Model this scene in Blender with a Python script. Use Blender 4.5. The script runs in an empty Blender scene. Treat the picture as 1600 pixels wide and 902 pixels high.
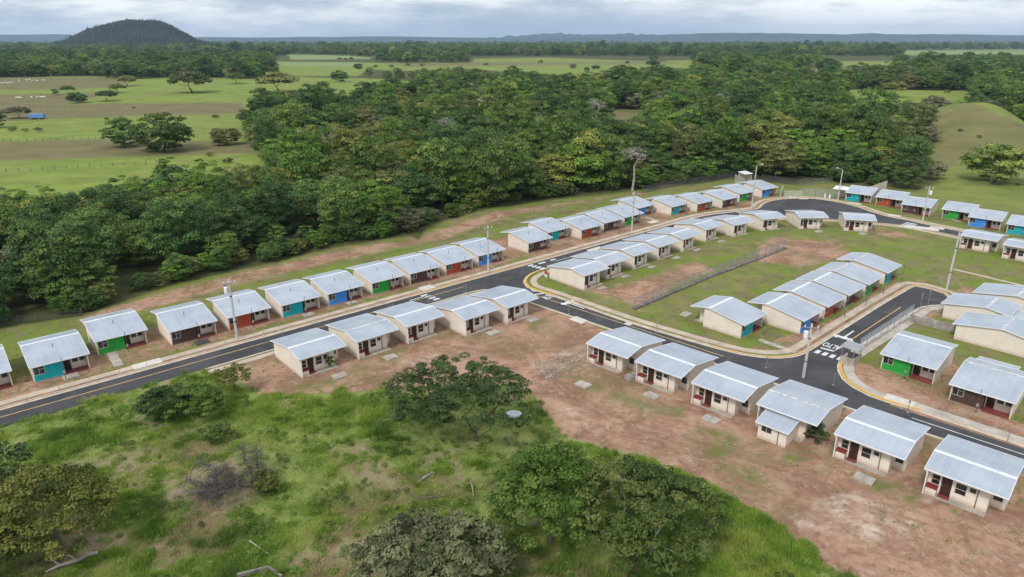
import bpy, bmesh, math, random
import numpy as np
from mathutils import Vector, Matrix

scene = bpy.context.scene
COL = scene.collection
rnd = random.Random(7)
NP = np.random.default_rng(11)

# ------------------------------------------------------------------ camera
F, CX, CY, H = 1067.0, 800.0, 451.0, 42.0
PITCH = math.atan((CY - 62.0) / F)
SP, CP = math.sin(PITCH), math.cos(PITCH)
cam = bpy.data.cameras.new("camera")
cam.sensor_width = 36.0
cam.lens = F / 1600.0 * 36.0
cam.clip_start = 0.5
cam.clip_end = 60000.0
camo = bpy.data.objects.new("camera", cam)
camo.location = (0, 0, H)
camo.rotation_euler = (math.pi / 2 - PITCH, 0, 0)
COL.objects.link(camo)
scene.camera = camo


def terrain(x, y):
    """height of the land: flat, with a dry grass knoll on the far right"""
    x = np.asarray(x, float); y = np.asarray(y, float)
    ax, ay, bx, by = 196.0, 338.0, 300.0, 285.0
    dx, dy = bx - ax, by - ay
    L = math.hypot(dx, dy)
    t = ((x - ax) * dx + (y - ay) * dy) / L
    n = (-(x - ax) * dy + (y - ay) * dx) / L
    along = np.where(t < 25, np.exp(-((t - 25) / 34.0) ** 2), np.exp(-((t - 25) / 20.0) ** 2))
    across = np.where(n < 0, np.exp(-(n / 62.0) ** 2), np.exp(-(n / 42.0) ** 2))
    h = 14.5 * along * across
    h = np.where(h < 0.05, 0.0, h - 0.05)
    # gently uneven waste ground in front
    w = np.clip((66.0 - (0.755 * y - 0.656 * x)) / 10.0, 0, 1) * np.clip((86 - y) / 20.0, 0, 1) * np.clip((56.0 - (0.752 * x + 0.658 * y)) / 8.0, 0, 1)
    h = h + w * (0.22 * np.sin(x * 0.31 + 1.3) * np.cos(y * 0.27) + 0.12 * np.sin(x * 0.9 + y * 0.7))
    return h


def G(px, py, z=0.0):
    """the point of the land (or of the level z) that the photo shows at a pixel"""
    u = (px - CX) / F; v = (py - CY) / F
    d = (u, CP - v * SP, -SP - v * CP)
    zz = z
    for _ in range(1 if z else 12):
        t = (zz - H) / d[2]
        x, y = t * d[0], t * d[1]
        if z: break
        zz = 0.5 * zz + 0.5 * float(terrain(x, y))
    return Vector((x, y, zz))


def proj(x, y, z):
    dz = z - H
    d = y * CP - dz * SP
    up = y * SP + dz * CP
    d = np.maximum(d, 0.1)
    return CX + F * x / d, CY - F * up / d


def inpoly(px, py, poly):
    px = np.asarray(px, float); py = np.asarray(py, float)
    c = np.zeros(px.shape, bool)
    n = len(poly)
    for i in range(n):
        x1, y1 = poly[i]; x2, y2 = poly[(i + 1) % n]
        if y1 == y2: continue
        k = ((y1 > py) != (y2 > py)) & (px < (x2 - x1) * (py - y1) / (y2 - y1) + x1)
        c ^= k
    return c


def sdist(px, py, poly):
    """signed distance to a polygon in pixels, + inside"""
    best = np.full(px.shape, 1e9)
    n = len(poly)
    for i in range(n):
        x1, y1 = poly[i]; x2, y2 = poly[(i + 1) % n]
        dx, dy = x2 - x1, y2 - y1
        t = np.clip(((px - x1) * dx + (py - y1) * dy) / (dx * dx + dy * dy + 1e-9), 0, 1)
        best = np.minimum(best, (px - x1 - t * dx) ** 2 + (py - y1 - t * dy) ** 2)
    d = np.sqrt(best)
    return np.where(inpoly(px, py, poly), d, -d)


_LAT = np.random.default_rng(3).random((256, 256))


def vnoise(x, y, size, seed=0):
    """smooth value noise, features about `size` metres"""
    x = np.asarray(x) / size + 17.3 * seed; y = np.asarray(y) / size + 9.1 * seed
    i = np.floor(x).astype(int); j = np.floor(y).astype(int)
    u = x - i; v = y - j
    u = u * u * (3 - 2 * u); v = v * v * (3 - 2 * v)
    L = lambda a, b: _LAT[a % 256, b % 256]
    return (L(i, j) * (1 - u) + L(i + 1, j) * u) * (1 - v) + (L(i, j + 1) * (1 - u) + L(i + 1, j + 1) * u) * v


# ------------------------------------------------------------------ helpers
def tag(o, label=None, cat=None, group=None, kind=None):
    if label: o["label"] = label
    if cat: o["category"] = cat
    if group: o["group"] = group
    if kind: o["kind"] = kind
    return o


def empty(name, loc=(0, 0, 0), rz=0.0):
    o = bpy.data.objects.new(name, None)
    o.empty_display_size = 0.3
    o.location = loc; o.rotation_euler = (0, 0, rz)
    COL.objects.link(o)
    return o


class MB:
    """collects boxes, prisms and tubes, builds ONE mesh"""
    def __init__(s): s.v = []; s.f = []

    def add(s, vs, fs):
        b = len(s.v); s.v += [tuple(p) for p in vs]; s.f += [tuple(i + b for i in q) for q in fs]
        return s

    def box(s, x0, x1, y0, y1, z0, z1):
        return s.add([(x0, y0, z0), (x1, y0, z0), (x1, y1, z0), (x0, y1, z0), (x0, y0, z1), (x1, y0, z1), (x1, y1, z1), (x0, y1, z1)],
                     [(0, 3, 2, 1), (4, 5, 6, 7), (0, 1, 5, 4), (1, 2, 6, 5), (2, 3, 7, 6), (3, 0, 4, 7)])

    def rbox(s, c, hx, hy, hz, ang, z0):
        ca, sa = math.cos(ang), math.sin(ang)
        vs = []
        for z in (z0, z0 + hz):
            for (a, b) in ((-hx, -hy), (hx, -hy), (hx, hy), (-hx, hy)):
                vs.append((c[0] + a * ca - b * sa, c[1] + a * sa + b * ca, z))
        return s.add(vs, [(0, 3, 2, 1), (4, 5, 6, 7), (0, 1, 5, 4), (1, 2, 6, 5), (2, 3, 7, 6), (3, 0, 4, 7)])

    def prism_x(s, prof, x0, x1):
        """closed polygon in (y,z), extruded along x"""
        n = len(prof)
        vs = [(x0, y, z) for y, z in prof] + [(x1, y, z) for y, z in prof]
        fs = [tuple(range(n)), tuple(range(2 * n - 1, n - 1, -1))]
        for i in range(n):
            j = (i + 1) % n
            fs.append((i, i + n, j + n, j))
        return s.add(vs, fs)

    def tube(s, pts, rads, n=6, cap=True):
        pts = [Vector(p) for p in pts]
        b = len(s.v)
        for i, p in enumerate(pts):
            d = (pts[min(i + 1, len(pts) - 1)] - pts[max(i - 1, 0)])
            if d.length < 1e-9: d = Vector((0, 0, 1))
            d.normalize()
            a = d.cross(Vector((0.31, 0.95, 0.05)));
            if a.length < 1e-3: a = d.cross(Vector((1, 0, 0)))
            a.normalize(); c = d.cross(a)
            r = rads[i] if hasattr(rads, "__len__") else rads
            for k in range(n):
                t = 2 * math.pi * k / n
                s.v.append(tuple(p + a * (r * math.cos(t)) + c * (r * math.sin(t))))
        for i in range(len(pts) - 1):
            for k in range(n):
                k2 = (k + 1) % n
                s.f.append((b + i * n + k, b + i * n + k2, b + (i + 1) * n + k2, b + (i + 1) * n + k))
        if cap:
            s.f.append(tuple(b + k for k in range(n - 1, -1, -1)))
            e = b + (len(pts) - 1) * n
            s.f.append(tuple(e + k for k in range(n)))
        return s

    def build(s, name, mat, parent=None, smooth=False, loc=None):
        me = bpy.data.meshes.new(name)
        me.from_pydata(s.v, [], s.f)
        bm = bmesh.new(); bm.from_mesh(me); bmesh.ops.recalc_face_normals(bm, faces=bm.faces); bm.to_mesh(me); bm.free()
        if smooth: me.polygons.foreach_set("use_smooth", [True] * len(me.polygons))
        me.materials.append(mat)
        o = bpy.data.objects.new(name, me)
        COL.objects.link(o)
        if parent: o.parent = parent
        if loc: o.location = loc
        return o


def np_mesh(name, V, Q, mat, attrs=None, parent=None, smooth=False):
    """numpy verts (n,3) and faces (m,k) -> mesh object; attrs {name: (domain, float array)}"""
    me = bpy.data.meshes.new(name)
    n, m, k = len(V), len(Q), Q.shape[1]
    me.vertices.add(n); me.vertices.foreach_set("co", np.ascontiguousarray(V, np.float32).ravel())
    me.loops.add(m * k); me.loops.foreach_set("vertex_index", np.ascontiguousarray(Q, np.int32).ravel())
    me.polygons.add(m)
    me.polygons.foreach_set("loop_start", np.arange(0, m * k, k, dtype=np.int32))
    for an, (kind, arr) in (attrs or {}).items():
        if kind == "F":
            a = me.attributes.new(an, "FLOAT", "POINT"); a.data.foreach_set("value", np.ascontiguousarray(arr, np.float32))
        else:
            a = me.attributes.new(an, "FLOAT_COLOR", "POINT"); a.data.foreach_set("color", np.ascontiguousarray(arr, np.float32).ravel())
    if smooth: me.polygons.foreach_set("use_smooth", np.ones(m, bool))
    me.update(calc_edges=True)
    me.validate()
    if mat: me.materials.append(mat)
    o = bpy.data.objects.new(name, me)
    COL.objects.link(o)
    if parent: o.parent = parent
    return o


def copy_tree(o, parent=None):
    c = o.copy(); COL.objects.link(c)
    if parent: c.parent = parent
    for ch in o.children: copy_tree(ch, c)
    return c


# ------------------------------------------------------------------ materials
class NT:
    def __init__(s, name):
        s.m = bpy.data.materials.new(name); s.m.use_nodes = True
        s.t = s.m.node_tree; s.t.nodes.clear()
        s.out = s.t.nodes.new("ShaderNodeOutputMaterial")

    def n(s, typ, **kw):
        nd = s.t.nodes.new(typ)
        for k, v in kw.items(): setattr(nd, k, v)
        return nd

    def l(s, a, b): s.t.links.new(a, b)

    def set(s, sock, v):
        if hasattr(v, "is_output") or isinstance(v, bpy.types.NodeSocket): s.l(v, sock)
        else:
            if isinstance(v, (tuple, list)) and len(v) == 3 and sock.type == "RGBA": v = (*v, 1)
            sock.default_value = v

    def math(s, op, a, b=0.0, c=0.0, clamp=False):
        nd = s.n("ShaderNodeMath", operation=op, use_clamp=clamp)
        for i, q in enumerate((a, b, c)): s.set(nd.inputs[i], q)
        return nd.outputs[0]

    def mix(s, f, a, b, mode="MIX"):
        nd = s.n("ShaderNodeMix", data_type="RGBA", blend_type=mode)
        nd.clamp_factor = True
        s.set(nd.inputs[0], f); s.set(nd.inputs[6], a); s.set(nd.inputs[7], b)
        return nd.outputs[2]

    def noise(s, scale, detail=3.0, rough=0.55, vec=None, out=0, dist=0.0):
        nd = s.n("ShaderNodeTexNoise")
        nd.inputs["Scale"].default_value = scale; nd.inputs["Detail"].default_value = detail
        nd.inputs["Roughness"].default_value = rough; nd.inputs["Distortion"].default_value = dist
        if vec is not None: s.l(vec, nd.inputs["Vector"])
        return nd.outputs[out]

    def ramp(s, f, lo, hi):
        nd = s.n("ShaderNodeMapRange"); nd.clamp = True
        nd.interpolation_type = "SMOOTHSTEP"
        s.set(nd.inputs[0], f); nd.inputs[1].default_value = lo; nd.inputs[2].default_value = hi
        return nd.outputs[0]

    def obj(s): return s.n("ShaderNodeTexCoord").outputs["Object"]
    def geo(s): return s.n("ShaderNodeNewGeometry").outputs["Position"]
    def rand(s): return s.n("ShaderNodeObjectInfo").outputs["Random"]

    def attr(s, name):
        return s.n("ShaderNodeAttribute", attribute_name=name)

    def sep(s, v):
        nd = s.n("ShaderNodeSeparateXYZ"); s.l(v, nd.inputs[0]); return nd.outputs

    def comb(s, x, y, z):
        nd = s.n("ShaderNodeCombineXYZ")
        for i, q in enumerate((x, y, z)): s.set(nd.inputs[i], q)
        return nd.outputs[0]

    def bsdf(s, col, rough=0.8, metal=0.0, spec=0.3, bump=None, bstr=0.3, bdist=0.05):
        b = s.n("ShaderNodeBsdfPrincipled")
        s.set(b.inputs["Base Color"], col); s.set(b.inputs["Roughness"], rough)
        s.set(b.inputs["Metallic"], metal); s.set(b.inputs["Specular IOR Level"], spec)
        if bump is not None:
            bp = s.n("ShaderNodeBump"); bp.inputs["Strength"].default_value = bstr; bp.inputs["Distance"].default_value = bdist
            s.l(bump, bp.inputs["Height"]); s.l(bp.outputs[0], b.inputs["Normal"])
        s.l(b.outputs[0], s.out.inputs["Surface"])
        return b


def plain(name, col, rough=0.7, var=0.12, scale=3.0, metal=0.0, spec=0.3):
    """a painted or cast surface with slight blotches of wear"""
    t = NT(name)
    p = t.geo()
    n = t.noise(scale, 4, 0.6, p)
    n2 = t.noise(scale * 7, 3, 0.6, p)
    f = t.math("ADD", t.math("MULTIPLY", n, 0.7), t.math("MULTIPLY", n2, 0.3))
    lo = tuple(c * (1 - var) for c in col); hi = tuple(min(1, c * (1 + var)) for c in col)
    t.bsdf(t.mix(t.ramp(f, 0.3, 0.7), lo, hi), rough, metal, spec)
    return t.m


def mat_roof(name, warm=0.0):
    t = NT(name)
    o = t.obj(); x, y, z = t.sep(o)
    r = t.rand()
    off = t.comb(t.math("MULTIPLY", r, 37.0), t.math("MULTIPLY", r, 91.0), 0.0)
    va = t.n("ShaderNodeVectorMath", operation="ADD"); t.l(o, va.inputs[0]); t.l(off, va.inputs[1])
    p = va.outputs[0]
    n1 = t.noise(0.35, 3, 0.55, p)
    # long streaks down the slope
    st = t.noise(1.0, 3, 0.6, t.comb(t.math("MULTIPLY", t.math("ADD", x, t.math("MULTIPLY", r, 50.0)), 3.5), t.math("MULTIPLY", y, 0.25), 0.0))
    # sheets: every 0.82 m its own slight tone, with a lap line
    sx = t.math("DIVIDE", t.math("ADD", x, 0.2), 0.82)
    cell = t.math("FLOOR", sx)
    wn = t.n("ShaderNodeTexWhiteNoise", noise_dimensions="2D")
    t.l(t.comb(cell, t.math("FLOOR", t.math("DIVIDE", t.math("ADD", y, 0.5), 3.05)), 0.0), wn.inputs["Vector"])
    fr = t.math("FRACT", sx)
    lap = t.math("LESS_THAN", fr, 0.07)
    n7 = t.noise(2.2, 5, 0.7, p)
    col = t.mix(t.ramp(n1, 0.3, 0.7), (0.325, 0.365, 0.415), (0.405, 0.448, 0.50))
    col = t.mix(t.math("MULTIPLY", t.ramp(st, 0.45, 0.75), 0.22), col, (0.29, 0.34, 0.41))
    col = t.mix(t.math("MULTIPLY", wn.outputs["Value"], 0.16), col, (0.50, 0.56, 0.64))
    col = t.mix(t.math("MULTIPLY", lap, 0.34), col, (0.56, 0.60, 0.65))
    hl = t.math("LESS_THAN", t.math("FRACT", t.math("DIVIDE", t.math("ADD", y, 0.5), 3.05)), 0.02)
    col = t.mix(t.math("MULTIPLY", hl, 0.3), col, (0.33, 0.37, 0.42))
    col = t.mix(t.math("MULTIPLY", t.math("SUBTRACT", r, 0.35), 0.22), col, (0.52, 0.56, 0.62))
    col = t.mix(t.math("MULTIPLY", t.ramp(n7, 0.55, 0.72), 0.25), col, (0.25, 0.265, 0.29))
    rs = t.noise(0.9, 4, 0.7, p)
    col = t.mix(t.math("MULTIPLY", t.math("MULTIPLY", t.ramp(rs, 0.66, 0.78), t.ramp(r, 0.45, 0.9)), 0.45), col, (0.28, 0.20, 0.15))
    # corrugation as relief
    wv = t.math("SINE", t.math("MULTIPLY", x, 2 * math.pi / 0.205))
    t.bsdf(col, t.math("ADD", 0.36, t.math("MULTIPLY", n1, 0.2)), 0.25, 0.4, wv, 0.25, 0.02)
    return t.m


def mat_wall(name, col, joint=1.0):
    t = NT(name)
    o = t.obj(); x, y, z = t.sep(o)
    p = t.geo()
    n1 = t.noise(0.6, 4, 0.6, p); n2 = t.noise(5.0, 4, 0.6, p)
    lo = tuple(c * 0.88 for c in col)
    c = t.mix(t.ramp(n1, 0.3, 0.72), lo, col)
    # prefabricated panel joints
    jx = t.math("LESS_THAN", t.math("FRACT", t.math("DIVIDE", t.math("ADD", x, y), 1.06)), 0.035)
    jz = t.math("LESS_THAN", t.math("FRACT", t.math("DIVIDE", z, 0.62)), 0.03)
    c = t.mix(t.math("MULTIPLY", t.math("MAXIMUM", jx, t.math("MULTIPLY", jz, 0.5)), 0.16 * joint), c, (0.3, 0.27, 0.24))
    # rain streaks
    st = t.noise(1.0, 3, 0.6, t.comb(t.math("MULTIPLY", t.math("ADD", x, y), 5.0), 0.0, t.math("MULTIPLY", z, 0.5)))
    c = t.mix(t.math("MULTIPLY", t.ramp(st, 0.58, 0.78), 0.22), c, (0.36, 0.32, 0.28))
    # red earth splashed on the foot of the wall
    sp = t.math("SUBTRACT", 1.0, t.ramp(t.math("ADD", z, t.math("MULTIPLY", t.math("SUBTRACT", n2, 0.5), 0.55)), 0.05, 0.55))
    c = t.mix(t.math("MULTIPLY", sp, 0.5), c, (0.42, 0.27, 0.17))
    t.bsdf(c, 0.9, 0, 0.15, n2, 0.15, 0.02)
    return t.m


def mat_panel(name, col):
    t = NT(name)
    o = t.obj(); x, y, z = t.sep(o)
    n1 = t.noise(1.2, 4, 0.6, t.geo())
    br = t.n("ShaderNodeTexBrick")
    br.inputs["Scale"].default_value = 1.0
    br.inputs["Brick Width"].default_value = 0.4; br.inputs["Row Height"].default_value = 0.2; br.inputs["Mortar Size"].default_value = 0.008
    t.l(t.comb(t.math("ADD", x, y), z, 0.0), br.inputs["Vector"])
    c = t.mix(t.ramp(n1, 0.3, 0.7), tuple(c * 0.86 for c in col), tuple(min(1, c * 1.08) for c in col))
    c = t.mix(t.math("MULTIPLY", br.outputs["Fac"], 0.25), c, tuple(c * 0.5 for c in col))
    n2 = t.noise(6.0, 4, 0.6, t.geo())
    sp = t.math("SUBTRACT", 1.0, t.ramp(t.math("ADD", z, t.math("MULTIPLY", n2, 0.3)), 0.16, 0.42))
    c = t.mix(t.math("MULTIPLY", sp, 0.35), c, (0.34, 0.22, 0.14))
    t.bsdf(c, 0.75, 0, 0.25)
    return t.m


def mat_leaf(name, dark, mid, light, hue_var=0.8, transl=0.22):
    t = NT(name)
    a = t.attr("tint").outputs["Fac"]
    r = t.rand()
    c = t.mix(t.ramp(a, 0.0, 0.55), dark, mid)
    c = t.mix(t.ramp(a, 0.5, 1.0), c, light)
    c2 = t.mix(r, (0.84, 0.98, 0.82), (1.18, 1.08, 0.86))
    vv = t.math('ADD', 1.0 - 0.30 * hue_var, t.math('MULTIPLY', t.math('POWER', t.math('FRACT', t.math('MULTIPLY', r, 7.31)), 1.2), 0.80 * hue_var))
    c = t.mix(1.0, c, t.comb(vv, vv, vv), 'MULTIPLY')
    c = t.mix(hue_var, c, t.mix(1.0, c, c2, "MULTIPLY"))
    d = t.n("ShaderNodeBsdfPrincipled"); t.l(c, d.inputs["Base Color"]); d.inputs["Roughness"].default_value = 0.62
    d.inputs["Specular IOR Level"].default_value = 0.22
    tr = t.n("ShaderNodeBsdfTranslucent"); t.l(c, tr.inputs["Color"])
    mx = t.n("ShaderNodeMixShader"); mx.inputs[0].default_value = transl
    t.l(d.outputs[0], mx.inputs[1]); t.l(tr.outputs[0], mx.inputs[2])
    t.l(mx.outputs[0], t.out.inputs["Surface"])
    return t.m


M = {}
M["roof"] = mat_roof("zinc_roof")
M["cap_white"] = plain("ridge_cap_white", (0.66, 0.68, 0.70), 0.5, 0.12, 2.0, 0.1)
M["cap_stain"] = plain("ridge_cap_stained", (0.50, 0.50, 0.50), 0.6, 0.4, 2.5, 0.2)
M["fascia"] = plain("fascia_white", (0.74, 0.75, 0.76), 0.5, 0.06)
M["wall"] = mat_wall("cream_wall", (0.80, 0.71, 0.605))
M["inner"] = mat_wall("porch_wall", (0.66, 0.58, 0.50), 0.4)
M["frame"] = plain("aluminium_frame", (0.66, 0.66, 0.65), 0.4, 0.06, 4.0, 0.3)
M["door"] = plain("brown_door", (0.055, 0.026, 0.019), 0.45, 0.2, 5.0)
M["red_floor"] = plain("red_tile", (0.21, 0.055, 0.045), 0.5, 0.2, 2.5)
M["sink_red"] = plain("red_basin", (0.22, 0.035, 0.035), 0.4, 0.15, 5.0)
M["pipe_dark"] = plain("dark_pipe", (0.10, 0.085, 0.075), 0.6, 0.2)
M["steel"] = plain("galvanised", (0.36, 0.37, 0.38), 0.45, 0.15, 4.0, 0.5)
M["polegrey"] = plain("dull_galvanised", (0.22, 0.22, 0.215), 0.6, 0.15, 4.0, 0.2)
M["darkstone"] = plain("dark_rubble", (0.17, 0.15, 0.135), 0.95, 0.5, 1.5)
M["darksteel"] = plain("dark_steel", (0.10, 0.10, 0.105), 0.5, 0.2, 4.0, 0.3)
M["concrete"] = plain("concrete", (0.36, 0.32, 0.27), 0.9, 0.25, 0.9)
M["gutter"] = plain("gutter_concrete", (0.50, 0.43, 0.34), 0.9, 0.2, 0.7)
M["sidewalk"] = plain("sidewalk_concrete", (0.44, 0.36, 0.28), 0.92, 0.22, 0.5)
M["sidewalk_grey"] = plain("sidewalk_grey", (0.40, 0.36, 0.31), 0.92, 0.22, 0.5)
M["apron"] = plain("fresh_cement", (0.54, 0.505, 0.45), 0.85, 0.12, 1.2)
M["greywall"] = plain("stained_block_wall", (0.33, 0.30, 0.27), 0.92, 0.4, 0.7)
M["polec"] = plain("pole_concrete", (0.50, 0.48, 0.45), 0.85, 0.12, 1.0)
M["white_paint"] = plain("white_road_paint", (0.60, 0.60, 0.585), 0.7, 0.2, 1.5)
M["yellow_line"] = plain("yellow_road_paint", (0.50, 0.35, 0.14), 0.75, 0.25, 0.8)
M["white_metal"] = plain("white_enamel", (0.72, 0.74, 0.76), 0.4, 0.08)
M["bark"] = plain("bark", (0.115, 0.09, 0.07), 0.95, 0.35, 2.5)
M["palebark"] = plain("pale_bark", (0.37, 0.335, 0.305), 0.9, 0.25, 1.5)
M["greybark"] = plain("grey_dead_wood", (0.115, 0.10, 0.09), 0.95, 0.35, 2.0)
M["deadwood"] = plain("bleached_dead_wood", (0.25, 0.22, 0.195), 0.95, 0.35, 2.0)
M["stone"] = plain("rubble_stone", (0.33, 0.275, 0.235), 0.95, 0.5, 1.2)
M["blue_sheet"] = plain("blue_sheet", (0.12, 0.26, 0.52), 0.5, 0.15, 0.8)
M["rubber"] = plain("rubber", (0.03, 0.03, 0.03), 0.8, 0.2)
M["hide"] = plain("pale_hide", (0.62, 0.58, 0.52), 0.9, 0.15, 3.0)
M["wood"] = plain("weathered_wood", (0.19, 0.15, 0.115), 0.95, 0.3, 3.0)
M["sign_red"] = plain("sign_red", (0.45, 0.03, 0.03), 0.5, 0.06)

PANEL = {"turquoise": mat_panel("turquoise_paint", (0.015, 0.36, 0.41)), "green": mat_panel("green_paint", (0.03, 0.33, 0.05)),
         "blue": mat_panel("blue_paint", (0.06, 0.26, 0.70)), "red": mat_panel("brick_red_paint", (0.38, 0.075, 0.03)),
         "brown": mat_panel("dark_brown_paint", (0.085, 0.048, 0.040))}


def _glass():
    t = NT("dark_glass")
    n = t.noise(0.8, 2, 0.5, t.geo())
    t.bsdf(t.mix(t.ramp(n, 0.35, 0.65), (0.012, 0.013, 0.014), (0.04, 0.042, 0.045)), 0.08, 0, 0.6)
    return t.m
M["glass"] = _glass()


def _kerb(name, worn):
    t = NT(name)
    n = t.noise(0.9, 5, 0.7, t.geo()); n2 = t.noise(4.0, 4, 0.7, t.geo())
    f = t.math("ADD", t.math("MULTIPLY", n, 0.6), t.math("MULTIPLY", n2, 0.4))
    c = t.mix(t.ramp(f, worn, worn + 0.16), (0.58, 0.36, 0.07), (0.48, 0.40, 0.30))
    t.bsdf(c, 0.8, 0, 0.2)
    return t.m
M["kerb_yellow"] = _kerb("kerb_yellow_paint", 0.56)
M["kerb_faded"] = _kerb("kerb_faded_paint", 0.40)


def _asphalt():
    t = NT("asphalt")
    p = t.geo()
    n1 = t.noise(0.12, 4, 0.6, p); n2 = t.noise(2.5, 4, 0.7, p); n3 = t.noise(25.0, 2, 0.6, p)
    c = t.mix(t.ramp(n1, 0.3, 0.7), (0.038, 0.039, 0.045), (0.058, 0.058, 0.063))
    c = t.mix(t.math("MULTIPLY", t.ramp(n2, 0.45, 0.75), 0.35), c, (0.085, 0.08, 0.078))
    # dust carried in from the lots
    n4 = t.noise(0.35, 5, 0.7, p)
    c = t.mix(t.math("MULTIPLY", t.ramp(n4, 0.48, 0.75), 0.38), c, (0.17, 0.135, 0.11))
    n8 = t.noise(0.06, 3, 0.6, p)
    c = t.mix(t.math('MULTIPLY', t.ramp(n8, 0.5, 0.56), 0.25), c, (0.085, 0.083, 0.082))
    n9 = t.noise(0.9, 5, 0.75, p, dist=2.0)
    c = t.mix(t.math('MULTIPLY', t.ramp(n9, 0.60, 0.68), 0.35), c, (0.11, 0.10, 0.092))
    t.bsdf(c, 0.88, 0, 0.25, n3, 0.2, 0.01)
    return t.m
M["asphalt"] = _asphalt()


def _ground():
    t = NT("land")
    p = t.geo()
    a1 = t.attr("m1"); a2 = t.attr("m2")
    sc = t.n("ShaderNodeSeparateColor"); t.l(a1.outputs["Color"], sc.inputs[0])
    sc2 = t.n("ShaderNodeSeparateColor"); t.l(a2.outputs["Color"], sc2.inputs[0])
    dirt, lush, past = sc.outputs; forest = a1.outputs["Alpha"]
    brown, pale, dry = sc2.outputs; fieldc = a2.outputs["Alpha"]
    nL = t.noise(0.018, 4, 0.6, p); n0 = t.noise(0.07, 4, 0.6, p); n1 = t.noise(0.30, 5, 0.62, p); n2 = t.noise(1.3, 5, 0.65, p)
    n3 = t.noise(6.0, 4, 0.65, p); n4 = t.noise(0.16, 5, 0.7, p, dist=0.8)
    # yard turf
    g = t.mix(t.ramp(n1, 0.32, 0.68), (0.127, 0.132, 0.044), (0.204, 0.198, 0.068))
    g = t.mix(t.math("MULTIPLY", t.ramp(n2, 0.5, 0.75), 0.65), g, (0.204, 0.165, 0.099))
    g = t.mix(t.math("MULTIPLY", t.ramp(n4, 0.50, 0.70), 0.85), g, (0.237, 0.176, 0.121))
    g = t.mix(t.math("MULTIPLY", t.ramp(n0, 0.46, 0.60), 0.8), g, (0.138, 0.193, 0.033))
    n6 = t.noise(0.22, 6, 0.72, p, dist=1.2)
    g = t.mix(t.math("MULTIPLY", t.ramp(n6, 0.53, 0.60), 0.75), g, (0.150, 0.215, 0.030))
    g = t.mix(t.math("MULTIPLY", t.math("SUBTRACT", 1.0, t.ramp(n6, 0.38, 0.45)), 0.75), g, (0.195, 0.140, 0.095))
    g = t.mix(t.math("MULTIPLY", t.ramp(n3, 0.52, 0.66), 0.4), g, (0.075, 0.095, 0.022))
    # rank growth in front
    lu = t.mix(t.ramp(n1, 0.3, 0.7), (0.145, 0.186, 0.049), (0.224, 0.272, 0.072))
    lu = t.mix(t.math("MULTIPLY", t.ramp(n4, 0.50, 0.66), 0.85), lu, (0.294, 0.234, 0.162))
    lu = t.mix(t.math("MULTIPLY", t.ramp(n3, 0.48, 0.62), 0.6), lu, (0.090, 0.102, 0.031))
    lu = t.mix(t.math("MULTIPLY", t.ramp(n2, 0.55, 0.75), 0.6), lu, (0.264, 0.222, 0.120))
    lu = t.mix(t.math("MULTIPLY", dry, t.ramp(n2, 0.3, 0.6)), lu, (0.270, 0.198, 0.144))
    # red earth
    d = t.mix(t.ramp(n4, 0.36, 0.62), (0.225, 0.125, 0.083), (0.385, 0.240, 0.165))
    d = t.mix(t.math("MULTIPLY", t.ramp(n1, 0.55, 0.76), 0.8), d, (0.43, 0.325, 0.245))
    d = t.mix(t.math("MULTIPLY", t.ramp(n2, 0.53, 0.68), 0.6), d, (0.43, 0.34, 0.265))
    d = t.mix(t.math("MULTIPLY", t.math("SUBTRACT", 1.0, t.ramp(n2, 0.34, 0.46)), 0.55), d, (0.165, 0.092, 0.062))
    d = t.mix(t.math("MULTIPLY", t.ramp(n3, 0.58, 0.75), 0.6), d, (0.47, 0.38, 0.31))
    d = t.mix(t.math("MULTIPLY", t.math("SUBTRACT", 1.0, t.ramp(n3, 0.25, 0.42)), 0.5), d, (0.12, 0.07, 0.05))
    n5 = t.noise(0.55, 6, 0.75, p, dist=1.5)
    d = t.mix(t.math("MULTIPLY", t.ramp(n5, 0.52, 0.62), 0.45), d, (0.25, 0.125, 0.08))
    d = t.mix(t.math("MULTIPLY", t.ramp(n5, 0.60, 0.72), 0.5), d, (0.41, 0.30, 0.22))
    weed = t.math("MULTIPLY", t.ramp(n0, 0.47, 0.62), t.ramp(n2, 0.42, 0.6))
    d = t.mix(t.math("MULTIPLY", weed, 0.7), d, (0.105, 0.125, 0.035))
    d = t.mix(t.math("MULTIPLY", pale, t.math("MULTIPLY", t.ramp(n1, 0.42, 0.66), t.ramp(n2, 0.25, 0.7))), d, (0.50, 0.43, 0.35))
    # pasture
    kn = t.noise(1.0, 4, 0.65, t.comb(t.math('MULTIPLY', t.sep(p)[0], 0.09), t.math('MULTIPLY', t.sep(p)[1], 0.30), t.math('MULTIPLY', t.sep(p)[2], 0.8)))
    pa = t.mix(t.ramp(n0, 0.3, 0.7), (0.140, 0.204, 0.037), (0.222, 0.278, 0.056))
    pa = t.mix(t.ramp(nL, 0.35, 0.65), pa, t.mix(0.5, pa, (0.175, 0.185, 0.060)))
    pa = t.mix(t.math("MULTIPLY", t.ramp(n1, 0.5, 0.75), 0.35), pa, (0.10, 0.115, 0.035))
    pa = t.mix(brown, pa, t.mix(t.ramp(n0, 0.3, 0.7), (0.135, 0.124, 0.055), (0.180, 0.158, 0.075)))
    pa = t.mix(t.math('MULTIPLY', t.ramp(kn, 0.5, 0.7), 0.45), pa, (0.10, 0.095, 0.035))
    pa = t.mix(fieldc, pa, (0.19, 0.25, 0.10))
    fo = t.mix(t.ramp(n1, 0.3, 0.7), (0.050, 0.060, 0.020), (0.095, 0.095, 0.036))

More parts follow.
